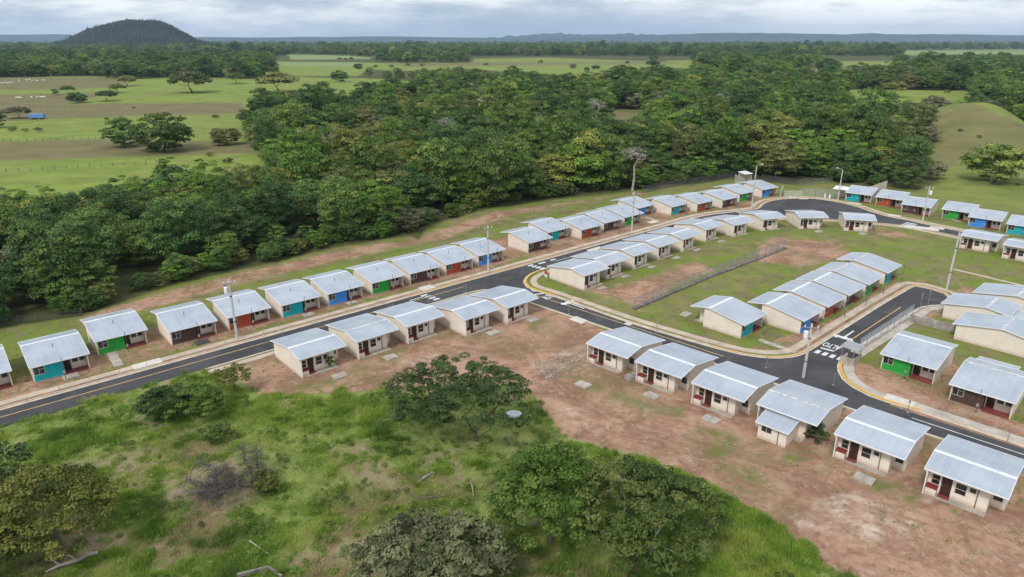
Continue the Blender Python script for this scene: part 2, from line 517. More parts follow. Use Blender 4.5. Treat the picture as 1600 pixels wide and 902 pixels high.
    def edge(mask, amt=0.55):
        e = t.math("ADD", mask, t.math("MULTIPLY", t.math("SUBTRACT", t.math("ADD", t.math("MULTIPLY", n2, 0.5), t.math("MULTIPLY", n1, 0.5)), 0.5), amt * 2))
        return t.ramp(e, 0.36, 0.64)
    c = t.mix(edge(dirt), g, d)
    c = t.mix(edge(lush, 0.4), c, lu)
    a3 = t.attr("m3"); sc3 = t.n("ShaderNodeSeparateColor"); t.l(a3.outputs["Color"], sc3.inputs[0])
    c = t.mix(t.math("MULTIPLY", sc3.outputs[0], t.math("ADD", 0.25, t.math("MULTIPLY", n2, 0.7))), c, (0.135, 0.078, 0.054))
    c = t.mix(t.math("MULTIPLY", sc3.outputs[1], t.math("MULTIPLY", t.ramp(n1, 0.35, 0.6), 0.85)), c, (0.115, 0.140, 0.036))
    c = t.mix(past, c, pa)
    c = t.mix(forest, c, fo)
    c = t.mix(t.math("MULTIPLY", t.math("SUBTRACT", n3, 0.5), 0.5), c, (0.02, 0.015, 0.01))
    hgt = t.math("ADD", t.math("MULTIPLY", n2, 0.7), t.math("MULTIPLY", n3, 0.3))
    t.bsdf(c, 0.95, 0, 0.1, hgt, 0.6, 0.12)
    return t.m
M["ground"] = _ground()

LEAF = {
    "deep": mat_leaf("deep_green_leaves", (0.036, 0.072, 0.023), (0.068, 0.128, 0.036), (0.130, 0.198, 0.055)),
    "mid": mat_leaf("mid_green_leaves", (0.049, 0.086, 0.021), (0.104, 0.161, 0.038), (0.194, 0.248, 0.065)),
    "olive": mat_leaf("olive_leaves", (0.068, 0.082, 0.029), (0.143, 0.158, 0.055), (0.234, 0.240, 0.090)),
    "fresh": mat_leaf("fresh_green_leaves", (0.050, 0.103, 0.016), (0.106, 0.192, 0.030), (0.210, 0.287, 0.056)),
    "yellow": mat_leaf("yellow_green_leaves", (0.097, 0.117, 0.029), (0.194, 0.215, 0.052), (0.332, 0.326, 0.090)),
    "dusty": mat_leaf("dusty_leaves", (0.097, 0.103, 0.065), (0.178, 0.181, 0.113), (0.275, 0.266, 0.171)),
    "grass": mat_leaf("long_grass", (0.105, 0.158, 0.032), (0.193, 0.280, 0.049), (0.333, 0.376, 0.096), 0.0, 0.3),
}

def _blades():
    t = NT("grass_blades")
    a = t.attr("tint").outputs["Fac"]; w = t.attr("straw").outputs["Fac"]
    c = t.mix(t.ramp(a, 0.0, 0.5), (0.090, 0.170, 0.022), (0.215, 0.345, 0.036))
    c = t.mix(t.ramp(a, 0.45, 1.0), c, (0.427, 0.446, 0.104))
    c = t.mix(w, c, (0.42, 0.34, 0.19))
    d = t.n("ShaderNodeBsdfPrincipled"); t.l(c, d.inputs["Base Color"]); d.inputs["Roughness"].default_value = 0.7; d.inputs["Specular IOR Level"].default_value = 0.15
    tr = t.n("ShaderNodeBsdfTranslucent"); t.l(c, tr.inputs["Color"])
    mx = t.n("ShaderNodeMixShader"); mx.inputs[0].default_value = 0.35
    t.l(d.outputs[0], mx.inputs[1]); t.l(tr.outputs[0], mx.inputs[2]); t.l(mx.outputs[0], t.out.inputs["Surface"])
    return t.m
M["blades"] = _blades()

# the trees in front keep their own even colour
LEAF.update({
    "near_dark": mat_leaf("near_dark_leaves", (0.030, 0.058, 0.016), (0.058, 0.098, 0.026), (0.105, 0.150, 0.045), 0.0),
    "near_fresh": mat_leaf("near_fresh_leaves", (0.042, 0.085, 0.012), (0.090, 0.155, 0.022), (0.165, 0.230, 0.045), 0.0),
    "near_mid": mat_leaf("near_mid_leaves", (0.038, 0.068, 0.014), (0.080, 0.122, 0.024), (0.165, 0.185, 0.050), 0.0),
    "near_grey": mat_leaf("near_grey_green_leaves", (0.062, 0.078, 0.034), (0.125, 0.142, 0.062), (0.205, 0.215, 0.105), 0.0),
    "near_gold": mat_leaf("near_yellow_green_leaves", (0.048, 0.068, 0.012), (0.105, 0.128, 0.022), (0.215, 0.205, 0.045), 0.0)})

# ------------------------------------------------------------------ the land
P_SETTLE = [(-900, 640), (0, 514), (124, 494), (273, 445), (420, 412), (520, 388), (640, 368), (655, 376), (668, 352), (765, 326), (870, 312), (1010, 296),
            (1100, 286), (1150, 276), (1175, 284), (1245, 288), (1290, 283), (1330, 288), (1380, 296), (1431, 300), (1470, 286), (1452, 250), (1432, 205), (1440, 178), (1470, 165),
            (1520, 160), (1560, 180), (1610, 208), (1800, 290), (2600, 500), (2600, 1400), (-900, 1400)]
P_PAST = [
    [(-700, 128), (0, 121), (140, 119), (185, 124), (290, 121), (400, 124), (425, 118), (560, 124), (640, 128), (620, 137), (545, 141), (520, 148), (430, 152), (377, 165), (368, 188), (378, 200), (330, 222),
     (396, 224), (402, 240), (414, 270), (350, 278), (332, 262), (250, 262), (232, 284), (150, 292), (60, 298), (0, 292), (-700, 330)],
    [(424, 96), (600, 98), (735, 98), (742, 92), (850, 90), (1050, 97), (1066, 104), (1000, 110), (930, 116), (870, 119), (800, 113), (720, 107), (640, 111), (575, 109), (560, 119), (440, 119)],
    [(640, 131), (780, 129), (800, 135), (740, 142), (640, 139)],
    [(1268, 96), (1425, 95), (1432, 101), (1320, 104), (1268, 101)],
    [(1225, 110), (1345, 104), (1350, 111), (1240, 118)],
    [(1320, 140), (1520, 142), (1522, 158), (1440, 162), (1320, 159)],
    [(1412, 79), (1700, 77), (1700, 85), (1412, 87)],
    [(912, 174), (1012, 171), (1012, 186), (918, 189)],
    [(448, 85), (545, 87), (600, 92), (455, 94)],
    [(1040, 95), (1085, 94), (1080, 108), (1040, 106)],
]
P_PASTG = [[(-700, 128), (0, 121), (140, 119), (290, 120), (400, 122), (560, 122), (640, 126), (660, 150), (560, 170), (470, 215), (450, 300), (400, 330), (250, 330), (0, 330), (-700, 360)]]
P_BROWN = [[(-700, 166), (0, 164), (380, 160), (378, 178), (200, 182), (0, 190), (-700, 196)], [(-700, 228), (0, 222), (200, 216), (396, 224), (402, 240), (250, 243), (0, 252), (-700, 262)],
           [(-700, 152), (0, 148), (150, 145), (150, 152), (60, 170), (-700, 176)], [(0, 121), (180, 121), (200, 135), (100, 140), (-700, 146), (-700, 124)],
           [(600, 98), (1050, 97), (1060, 100), (640, 104)], [(1436, 300), (1460, 250), (1440, 180), (1520, 160), (1620, 205), (1900, 330), (1900, 420), (1600, 262), (1500, 250)],
           [(1225, 110), (1345, 104), (1350, 111), (1240, 118)], [(912, 174), (1012, 171), (1012, 186), (918, 189)]]
P_FIELD = [[(448, 85), (545, 87), (600, 92), (455, 94)], [(1412, 79), (1700, 77), (1700, 85), (1412, 87)], [(420, 97), (560, 98), (560, 104), (424, 103)]]
P_KNOLL = [(1380, 296), (1431, 300), (1470, 286), (1452, 250), (1432, 205), (1440, 178), (1470, 165), (1520, 158), (1560, 178), (1610, 206), (1800, 290), (2600, 500), (2600, 560), (1620, 330), (1480, 305), (1400, 300)]
P_DIRT = [
    [(345, 582), (425, 552), (640, 485), (700, 470), (825, 460), (946, 518), (1080, 560), (1200, 598), (1330, 640), (1600, 735), (1800, 800), (1800, 1000), (1330, 902), (1290, 880), (1180, 800), (1100, 748), (1000, 716),
     (880, 682), (850, 655), (838, 620), (800, 600), (700, 608), (600, 606), (560, 612), (400, 617), (350, 605)],
    [(-300, 730), (0, 650), (0, 622), (140, 590), (290, 548), (420, 512), (520, 486), (780, 420), (800, 412), (860, 388), (1000, 350), (1060, 340), (1200, 310), (1240, 306), (1192, 322), (1160, 332), (860, 412), (430, 530), (150, 605), (-300, 740)],
    [(1165, 545), (1215, 530), (1290, 505), (1330, 480), (1400, 440), (1424, 440), (1380, 474), (1300, 530), (1240, 555)],
    [(1325, 560), (1380, 578), (1470, 620), (1600, 662), (1800, 730), (1800, 760), (1600, 706), (1420, 645), (1340, 608), (1312, 580)],
    [(1190, 368), (1240, 366), (1330, 378), (1310, 400), (1230, 400), (1195, 385)],
    [(880, 452), (930, 462), (1000, 488), (1050, 455), (1120, 425), (1090, 400), (1020, 425), (960, 445), (900, 440)],
    [(1430, 470), (1480, 470), (1475, 500), (1420, 510), (1380, 515), (1425, 492)],
    [(1390, 345), (1480, 350), (1520, 366), (1500, 372), (1410, 352)],
    [(1500, 440), (1560, 455), (1540, 470), (1490, 465)],
]
P_DIRT_SOFT = [[(1180, 378), (1330, 386), (1330, 404), (1250, 420), (1185, 412)], [(1300, 345), (1400, 358), (1460, 380), (1380, 372)], [(1330, 500), (1400, 450), (1440, 432), (1500, 470), (1425, 490), (1380, 470)], [(1370, 600), (1480, 560), (1520, 580), (1470, 640)], [(0, 600), (140, 545), (290, 490), (420, 465), (560, 430), (740, 380), (840, 350), (1000, 318), (1190, 290), (1225, 300), (1190, 312), (1060, 340), (860, 392), (760, 425), (420, 512), (290, 548), (140, 590), (0, 625)], [(120, 496), (273, 447), (420, 414), (520, 390), (644, 370), (780, 326), (1010, 298), (1005, 306), (870, 324), (780, 345), (700, 376), (560, 404), (420, 436), (290, 470), (130, 512)],
               [(1010, 440), (1100, 420), (1140, 400), (1180, 390), (1100, 410), (1010, 470)], [(850, 458), (1130, 548), (1150, 548), (870, 452)], [(420, 610), (560, 590), (640, 560), (760, 520), (700, 560), (600, 600)]]
P_LUSH = [(-900, 750), (0, 668), (120, 635), (225, 605), (318, 579), (345, 577), (392, 605), (405, 619), (560, 613), (600, 608), (720, 612), (840, 630), (850, 658), (880, 682), (1000, 716), (1100, 748), (1180, 800), (1290, 880), (1335, 908), (1600, 1100), (-900, 1400)]
P_DRY = [[(140, 722), (245, 690), (275, 720), (250, 750), (180, 765)], [(270, 700), (330, 690), (420, 760), (330, 830), (260, 790)], [(440, 860), (560, 840), (680, 800), (640, 902), (430, 902)],
         [(730, 815), (790, 820), (830, 902), (730, 902)], [(500, 700), (570, 690), (640, 760), (600, 780)], [(120, 830), (300, 830), (260, 902), (60, 902)], [(200, 650), (260, 655), (340, 665), (230, 672)]]
P_PALE = [[(835, 570), (900, 545), (960, 530), (985, 545), (900, 580), (850, 595)], [(865, 632), (925, 640), (930, 662), (880, 660)], [(1240, 790), (1330, 770), (1420, 800), (1450, 850), (1320, 840)], [(620, 560), (680, 555), (720, 575), (640, 585)],
          [(1340, 610), (1400, 620), (1460, 645), (1380, 640)], [(1230, 800), (1300, 800), (1290, 830), (1240, 825)], [(1000, 630), (1060, 640), (1010, 650)], [(880, 455), (960, 470), (930, 485)]]


def smooth01(d, w): return np.clip(d / (2 * w) + 0.5, 0, 1)


def build_ground():
    py = np.concatenate([[1700, 1500, 1350, 1250, 1180, 1120, 1070, 1030], np.arange(1000, 330, -1.6), np.arange(330, 66.0, -1.1), [65.6, 65.3, 65.0]])
    v = (py - CY) / F
    Y = H * (CP - v * SP) / (SP + v * CP)
    Z = H / (SP + v * CP)
    U = np.concatenate([np.linspace(-1500, -300, 26), np.arange(-290, 1900, 4.0), np.linspace(1910, 3100, 26)])
    X = (U[None, :] - CX) / F * Z[:, None]
    YY = np.repeat(Y[:, None], len(U), 1)
    ZZ = terrain(X, YY)
    ppx, ppy = proj(X, YY, ZZ)
    ppx = ppx.ravel(); ppy = ppy.ravel()
    n = ppx.size

    def mask(polys, w, only=None):
        m = np.zeros(n)
        for P in polys:
            ys = [q[1] for q in P]; xs = [q[0] for q in P]
            k = (ppy > min(ys) - 3 * w) & (ppy < max(ys) + 3 * w) & (ppx > min(xs) - 3 * w) & (ppx < max(xs) + 3 * w)
            m[k] = np.maximum(m[k], smooth01(sdist(ppx[k], ppy[k], P), w))
        return m
    settle = mask([P_SETTLE], 1.5); past = mask(P_PAST + P_PASTG, 0.8); knoll = mask([P_KNOLL], 8)
    dirt = np.maximum(mask(P_DIRT[:4], 5), 0.75 * mask(P_DIRT[4:], 16)); dirt = np.maximum(dirt, 0.68 * mask(P_DIRT_SOFT, 7))
    lush = mask([P_LUSH], 5); brown = mask(P_BROWN, 2.0); fieldm = mask(P_FIELD, 0.8)
    brown = np.where(knoll > 0.5, np.maximum(brown * 0.85, 0.35), brown)
    dry = mask(P_DRY, 9); pale = mask(P_PALE, 6)
    kz = ZZ.ravel() > 0.35
    knoll = np.maximum(knoll, np.where(kz & (YY.ravel() > 150), np.clip(ZZ.ravel() / 2.0, 0, 1), 0))
    past2 = np.maximum(past * (1 - settle), knoll)
    forest = (1 - settle) * (1 - past) * (1 - knoll)
    farY = YY.ravel()
    forest = np.where(farY > 2500, 0.75 * forest + 0.25 * (np.sin(farY * 0.004 + ppx * 0.01) > 0.85), forest)
    m1 = np.stack([dirt, lush, past2, forest], 1); m2 = np.stack([brown, pale, dry, fieldm], 1)
    # wheel ruts and the soft bank at the lot edge; green patches by the walls
    rut = np.zeros(n)
    def line_mask(pts, w):
        best = np.full(n, 1e9)
        for (x1, y1), (x2, y2) in zip(pts, pts[1:]):
            dx, dy = x2 - x1, y2 - y1
            k = (ppx > min(x1, x2) - 12) & (ppx < max(x1, x2) + 12) & (ppy > min(y1, y2) - 12) & (ppy < max(y1, y2) + 12)
            q = np.clip(((ppx[k] - x1) * dx + (ppy[k] - y1) * dy) / (dx * dx + dy * dy), 0, 1)
            best[k] = np.minimum(best[k], np.hypot(ppx[k] - x1 - q * dx, ppy[k] - y1 - q * dy))
        return np.clip(1.3 - best / w, 0, 1)
    for dy, k in ((0, 0.5), (13, 0.5)):
        rut = np.maximum(rut, k * line_mask([(1640, 862 + dy), (1480, 815 + dy), (1330, 770 + dy), (1180, 722 + dy), (1060, 680 + dy), (960, 650 + dy * 0.9), (890, 610 + dy * 0.8), (850, 575 + dy * 0.7), (830, 545 + dy * 0.6)], 2.6))
        rut = np.maximum(rut, k * 0.8 * line_mask([(520, 605 + dy * 0.6), (620, 580 + dy * 0.6), (720, 555 + dy * 0.6), (820, 545 + dy * 0.6), (940, 535 + dy * 0.6)], 2.0))
    rut = np.maximum(rut, 0.9 * line_mask([(1000, 722), (1100, 755), (1180, 806), (1240, 845), (1290, 884), (1320, 905)], 4.0))
    rut = np.maximum(rut, 0.6 * line_mask([(845, 590), (890, 560), (930, 540), (965, 522)], 4.0))
    gp = mask([[(1090, 660), (1150, 680), (1180, 720), (1110, 715), (1080, 690)], [(1230, 700), (1300, 720), (1290, 745), (1220, 720)], [(1350, 740), (1440, 770), (1430, 790), (1360, 765)], [(560, 560), (640, 540), (620, 565), (540, 590)], [(470, 600), (560, 580), (540, 600), (420, 618)], [(820, 500), (850, 495), (870, 515), (830, 520)],
               [(910, 595), (990, 620), (1070, 640), (1060, 655), (980, 630), (905, 605)], [(1120, 700), (1180, 735), (1190, 760), (1130, 735)], [(150, 560), (190, 552), (200, 572), (160, 580)], [(200, 545), (240, 540), (260, 552), (215, 562)], [(1180, 525), (1240, 540), (1260, 555), (1190, 550)], [(1330, 480), (1360, 465), (1370, 470), (1340, 490)]], 7)
    m3 = np.stack([rut, gp, np.zeros(n), np.ones(n)], 1)
    R, C = len(py), len(U)
    V = np.stack([X.ravel(), YY.ravel(), ZZ.ravel()], 1)
    i = np.arange((R - 1) * C).reshape(R - 1, C)[:, :-1].ravel()
    Q = np.stack([i, i + 1, i + C + 1, i + C], 1)
    o = np_mesh("ground", V, Q, M["ground"], {"m1": ("C", m1), "m2": ("C", m2), "m3": ("C", m3)}, smooth=True)
    tag(o, kind="structure")


build_ground()

# ------------------------------------------------------------------ roads
E41 = (math.cos(math.radians(41.2)), math.sin(math.radians(41.2)))
N41 = (-E41[1], E41[0])


def ST(t, s): return Vector((t * E41[0] + s * N41[0], t * E41[1] + s * N41[1], 0))
def ts(p): return (p.x * E41[0] + p.y * E41[1], p.x * N41[0] + p.y * N41[1])


def poly_sheet(name, pts, z, mat, thick=0.0):
    vs = [(p[0], p[1], z) for p in pts]
    m = MB(); m.v = vs; m.f = [tuple(range(len(vs)))]
    me = bpy.data.meshes.new(name); me.from_pydata(m.v, [], m.f)
    bm = bmesh.new(); bm.from_mesh(me)
    bmesh.ops.triangulate(bm, faces=bm.faces)
    for f in bm.faces:
        if f.normal.z < 0: f.normal_flip()
    bm.to_mesh(me); bm.free()
    me.materials.append(mat)
    o = bpy.data.objects.new(name, me); COL.objects.link(o)
    return o


def smooth_line(pts, step=1.2):
    """Catmull-Rom through the points"""
    P = [Vector((p[0], p[1], 0)) for p in pts]
    out = []
    for i in range(len(P) - 1):
        p0 = P[max(i - 1, 0)]; p1 = P[i]; p2 = P[i + 1]; p3 = P[min(i + 2, len(P) - 1)]
        n = max(1, int((p2 - p1).length / step))
        for k in range(n):
            t = k / n
            out.append(0.5 * ((2 * p1) + (p2 - p0) * t + (2 * p0 - 5 * p1 + 4 * p2 - p3) * t * t + (3 * p1 - p0 - 3 * p2 + p3) * t ** 3))
    out.append(P[-1])
    return out


def offsets(line):
    ns = []
    for i in range(len(line)):
        d = line[min(i + 1, len(line) - 1)] - line[max(i - 1, 0)]
        d.z = 0; d.normalize()
        ns.append(Vector((-d.y, d.x, 0)))
    return ns


def ribbon(name, line, a, b, z0, z1, mat, parent=None, kind=None, jit=0.0):
    """a solid strip along a line, from offset a to offset b (left positive), top at z1"""
    ns = offsets(line)
    vs, fs = [], []
    r = random.Random(len(line))
    for p, n in zip(line, ns):
        j = r.uniform(-jit, jit)
        A = p + n * (a + j); B = p + n * (b + j)
        vs += [(A.x, A.y, z0), (A.x, A.y, z1), (B.x, B.y, z1), (B.x, B.y, z0)]
    for i in range(len(line) - 1):
        k = i * 4
        for q in range(3):
            fs.append((k + q, k + q + 1, k + 5 + q, k + 4 + q))
    fs.append((0, 1, 2, 3)); e = (len(line) - 1) * 4; fs.append((e + 3, e + 2, e + 1, e))
    m = MB(); m.v = vs; m.f = fs
    o = m.build(name, mat, parent)
    if kind: o["kind"] = kind
    return o


S_LO, S_HI, S_MID = 90.2, 95.0, 93.1
T2_LO, T2_HI = 73.4, 78.2
def t2lo(s): return 73.4 + 0.10 * (83 - s)
def t2hi(s): return 78.3 + 0.083 * (83 - s)
S_L2 = 91.0
px = lambda *q: [G(*p) for p in q]

# lines that bound the asphalt
K1 = [ST(t, S_HI) for t in (-30, 0, 30, 60, 90, 120)]
tE = ts(G(1140, 333))[0]
K1 = [ST(t, S_HI) for t in np.linspace(-30, tE - 8, 12)]
K1b = px((1172, 329.0), (1187, 325.5), (1193, 319.5), (1204, 314.7), (1222, 311.7), (1245, 310.5), (1273, 311), (1313, 317), (1340, 324), (1366, 333), (1393, 340), (1420, 345), (1441, 349.8), (1500, 362), (1600, 385), (1720, 413))
KN1 = smooth_line(K1 + K1b)
# kerb of the long middle block: from the turning circle, along road one, round the corner, along road two, round, along road three, and its head
KINNER = px((1720, 420), (1600, 392), (1496, 369), (1417, 353.5), (1373, 348.5), (1318, 344), (1291, 342.5), (1252, 341), (1222, 340), (1195, 341), (1160, 344))
KIN2 = [ST(t, S_L2) for t in np.linspace(tE - 12, 93, 10)]
KCOR = px((853.8, 419), (840, 423), (826.8, 429), (819, 436), (817.8, 442.8), (823, 449.5), (836, 455), (858, 461.5))
KR2 = px((974, 502), (1060, 528.5), (1110, 543))
KCOR2 = px((1135, 549.5), (1159, 555.3), (1202, 560.6), (1237, 559), (1257, 553.5), (1283, 538))
KR3 = px((1330, 508), (1381, 475.5), (1410, 458.5))
KHEAD = px((1430, 448), (1455, 453), (1474, 459), (1482, 466))
KN2 = smooth_line(KINNER + KIN2 + KCOR + KR2 + KCOR2 + KR3 + KHEAD)
KN3 = smooth_line(px((1476, 476), (1455, 477), (1439.2, 479.4), (1425, 487)) + px((1380, 516), (1340, 541), (1321, 553), (1311, 563), (1307.7, 572), (1308.5, 580.5), (1314.8, 592), (1332.5, 606.4), (1357.4, 619.5), (1392.9, 631.5), (1435, 643.5), (1465, 654), (1600, 699), (1760, 755)))
B5c = ts(G(830, 463))
KN4 = smooth_line([ST(t2lo(85), 85)] + [ST(t2lo(s), s) for s in np.linspace(82, -30, 20)])
KN5 = smooth_line([ST(t, S_LO) for t in np.linspace(ts(G(318, 575))[0], 69, 10)] + [ST(71.8, 89.6), ST(73.0, 88.0), ST(t2lo(85), 85)])

r1 = poly_sheet("road", [ST(-40, S_LO), ST(84, S_LO), ST(84, S_L2), ST(tE + 2, S_L2), ST(tE + 2, S_HI), ST(-40, S_HI)], 0.012, M["asphalt"]); tag(r1, kind="structure")
circ = [p for p in K1b] + KINNER
circ = [ST(tE - 8, S_HI)] + K1b + KINNER + [ST(tE - 12, S_LO)]
rc = poly_sheet("turning_circle_road", circ, 0.016, M["asphalt"]); tag(rc, kind="structure")
r2 = poly_sheet("road", [ST(t2lo(88), 88), ST(t2lo(-40), -40), ST(t2hi(-40), -40), ST(t2hi(80), 80)], 0.020, M["asphalt"]); tag(r2, kind="structure")
jn = poly_sheet("junction_road", [ST(69, 91.3), ST(69, S_LO), ST(71.8, 89.6), ST(73.0, 88.0), ST(t2lo(85), 85)] + [ST(t2lo(79.8), 79.8)] + [Vector(p) for p in KCOR[:1:-1]] + [ST(83.5, 91.3)], 0.024, M["asphalt"]); tag(jn, kind="structure")
p3 = [p for p in KN2 if False]
r3pts = px((1110, 543)) + KCOR2 + KR3 + KHEAD + px((1476, 476), (1455, 477), (1439.2, 479.4), (1425, 487), (1380, 516), (1340, 541), (1321, 553), (1311, 563), (1307.7, 572), (1308.5, 580.5), (1314.8, 592), (1332.5, 606.4), (1357.4, 619.5), (1392.9, 631.5)) + [ST(t2hi(ts(G(1392.9, 631.5))[1]) - 1.0, ts(G(1392.9, 631.5))[1]), ST(t2hi(ts(G(1110, 543))[1]) - 1.0, ts(G(1110, 543))[1])]
r3 = poly_sheet("road", r3pts, 0.028, M["asphalt"]); tag(r3, kind="structure")

KERBS = []
def kerbside(line, side, walk=(1.3, 2.5), yellow=None, faded=None, walkmat="sidewalk"):
    s = side
    ribbon("gutter", line, 0.0, 0.42 * s, 0.0, 0.034, M["gutter"], None, "structure")
    ribbon("kerb", line, 0.42 * s, 0.58 * s, 0.0, 0.15, M["gutter"], None, "structure")
    if walk: ribbon("sidewalk", line, walk[0] * s, walk[1] * s, 0.0, 0.10, M[walkmat], None, "structure")


def between(line, a, b):
    """the stretch of a line between the points nearest to two pixels"""
    A, B = G(*a), G(*b)
    i = min(range(len(line)), key=lambda k: (line[k] - A).length); j = min(range(len(line)), key=lambda k: (line[k] - B).length)
    if i > j: i, j = j, i
    return line[i:j + 1]


kerbside(KN1, 1)
kerbside(KN2, -1 if False else 1)
kerbside(KN3, 1, (0.75, 2.1), walkmat="sidewalk_grey")
kerbside(KN4, -1, None)
kerbside(KN5, -1, (0.9, 2.0))


def paintkerb(line, side, a, b, mat):
    ribbon("kerb_paint", between(line, a, b), 0.32 * side, 0.60 * side, 0.0, 0.158, M[mat], None, "structure")


paintkerb(KN1, 1, (640, 464), (866, 402), "kerb_faded")
paintkerb(KN1, 1, (1172, 329), (1420, 345), "kerb_faded")
paintkerb(KN2, 1, (838, 423), (866, 464), "kerb_yellow")
paintkerb(KN2, 1, (1122, 546), (1284, 537), "kerb_faded")
paintkerb(KN2, 1, (1395, 467), (1481, 465), "kerb_faded")
paintkerb(KN3, 1, (1312, 562), (1432, 643), "kerb_yellow")


def quad_on(o, pts, z, mat, name="road_marking"):
    q = poly_sheet(name, pts, z, mat); q.parent = o; q["kind"] = "structure"; return q


def stripe(o, a, b, w, z, mat):
    d = (b - a).normalized(); n = Vector((-d.y, d.x, 0)) * w / 2
    return quad_on(o, [a - n, b - n, b + n, a + n], z, mat)


stripe(r1, ST(-40, S_MID), ST(70, S_MID), 0.16, 0.0165, M["yellow_line"])
stripe(r1, ST(93, 93.0), ST(tE - 6, 93.0), 0.14, 0.0165, M["white_paint"])
stripe(r2, ST(76.55, 83.2), ST(79.9, 46), 0.16, 0.0245, M["yellow_line"])
stripe(r2, ST(82.0, 22), ST(86.4, -30), 0.14, 0.0245, M["white_paint"])
A3, B3 = G(1303.7, 548.6), G(1407.5, 480.3)
stripe(r3, A3, B3, 0.16, 0.0325, M["yellow_line"])


def dashes(o, p0, p1, n, length, w, z, ang):
    """zebra crossing: n white blocks"""
    for i in range(n):
        c = p0.lerp(p1, i / (n - 1))
        d = Vector((math.cos(ang), math.sin(ang), 0)) * length / 2
        stripe(o, c - d, c + d, w, z, M["white_paint"])


r41 = math.radians(41.2); r43 = math.radians(43); r133 = math.radians(133)
dashes(r3, G(1277.6, 550), G(1312.5, 560.7), 4, 1.3, 0.62, 0.0325, r43)
stripe(r3, G(1282, 543.8), G(1303, 549.2), 0.42, 0.0325, M["white_paint"])
dashes(jn, G(829, 414.9), G(847.5, 420), 4, 1.3, 0.60, 0.0285, r41)
dashes(r1, G(662.5, 461.7), G(682, 467.7), 4, 1.3, 0.55, 0.0165, r41)
stripe(r1, G(640, 470), G(662, 463.5), 0.2, 0.0167, M["white_paint"])
dashes(r2, G(826, 457.2), G(834, 454.3), 2, 1.1, 0.6, 0.0285, math.radians(-48))
stripe(r2, G(835, 460.7), G(849, 458.7), 0.40, 0.0245, M["white_paint"])
dashes(rc, G(1414, 354.3), G(1424, 349.5), 4, 2.6, 0.7, 0.0205, math.radians(-50))
for a, b in (((841.5, 412.5), (852, 409.6)), ((860, 407.2), (868, 405.2))):
    stripe(r1, G(*a), G(*b), 0.55, 0.0169, M["white_paint"])


def flat_text(o, txt, c, rz, size, stretch, z):
    cu = bpy.data.curves.new("lettering", "FONT"); cu.body = txt; cu.size = size; cu.align_x = "CENTER"; cu.align_y = "CENTER"; cu.offset = 0.02
    tmp = bpy.data.objects.new("lettering", cu); COL.objects.link(tmp)
    dg = bpy.context.evaluated_depsgraph_get()
    me = bpy.data.meshes.new_from_object(tmp.evaluated_get(dg))
    bpy.data.objects.remove(tmp)
    me.transform(Matrix.Diagonal((1, stretch, 1, 1)))
    me.transform(Matrix.Rotation(rz, 4, "Z")); me.transform(Matrix.Translation((c.x, c.y, z)))
    me.materials.clear(); me.materials.append(M["white_paint"])
    q = bpy.data.objects.new("road_lettering", me); COL.objects.link(q); q.parent = o; q["kind"] = "structure"


flat_text(r3, "ALTO", G(1300, 541), math.radians(133), 0.95, 2.3, 0.0327)
flat_text(r2, "ALTO", G(857.5, 464.2), math.radians(42), 0.9, 2.3, 0.0247)


def turn_arrow(o, tip, rz, z, L=4.2):
    """stem with two heads bent left and right, pointing along rz"""
    f = Vector((math.cos(rz), math.sin(rz), 0)); s = Vector((-f.y, f.x, 0))
    def P(a, b): return tip + f * a + s * b
    pts = [P(-L, -0.13), P(-1.0, -0.13), P(-0.75, -0.8), P(-1.15, -0.8), P(-0.3, -1.55), P(0.35, -0.8), P(-0.1, -0.75), P(0, 0), P(-0.1, 0.75), P(0.35, 0.8), P(-0.3, 1.55), P(-1.15, 0.8), P(-0.75, 0.8), P(-1.0, 0.13), P(-L, 0.13)]
    quad_on(o, pts, z, M["white_paint"])


turn_arrow(r3, G(1316, 529.5), math.radians(223), 0.0327)
turn_arrow(r2, G(884, 472.0), math.radians(133), 0.0247)

# ------------------------------------------------------------------ houses
W, ROOFP = 6.4, [(-0.5, 2.38), (2.0, 2.80), (4.0, 3.135), (4.9, 3.28), (5.35, 3.345), (5.6, 3.36), (5.85, 3.34), (6.4, 3.25), (7.3, 3.085), (8.78, 2.80)]
YB, YR, YF = 7.8, 6.4, 8.7


def roofz(y):
    for (a, b), (c, d) in zip(ROOFP, ROOFP[1:]):
        if y <= c: return b + (d - b) * (y - a) / (c - a)
    return ROOFP[-1][1]


def wall_x(m, x0, x1, y0, y1, zt, holes=()):
    """wall along x with rectangular openings (xa, xb, za, zb)"""
    hs = sorted(holes); cx = x0
    for (a, b, za, zb) in hs:
        m.box(cx, a, y0, y1, 0, zt)
        if za > 0: m.box(a, b, y0, y1, 0, za)
        if zb < zt: m.box(a, b, y0, y1, zb, zt)
        cx = b
    m.box(cx, x1, y0, y1, 0, zt)


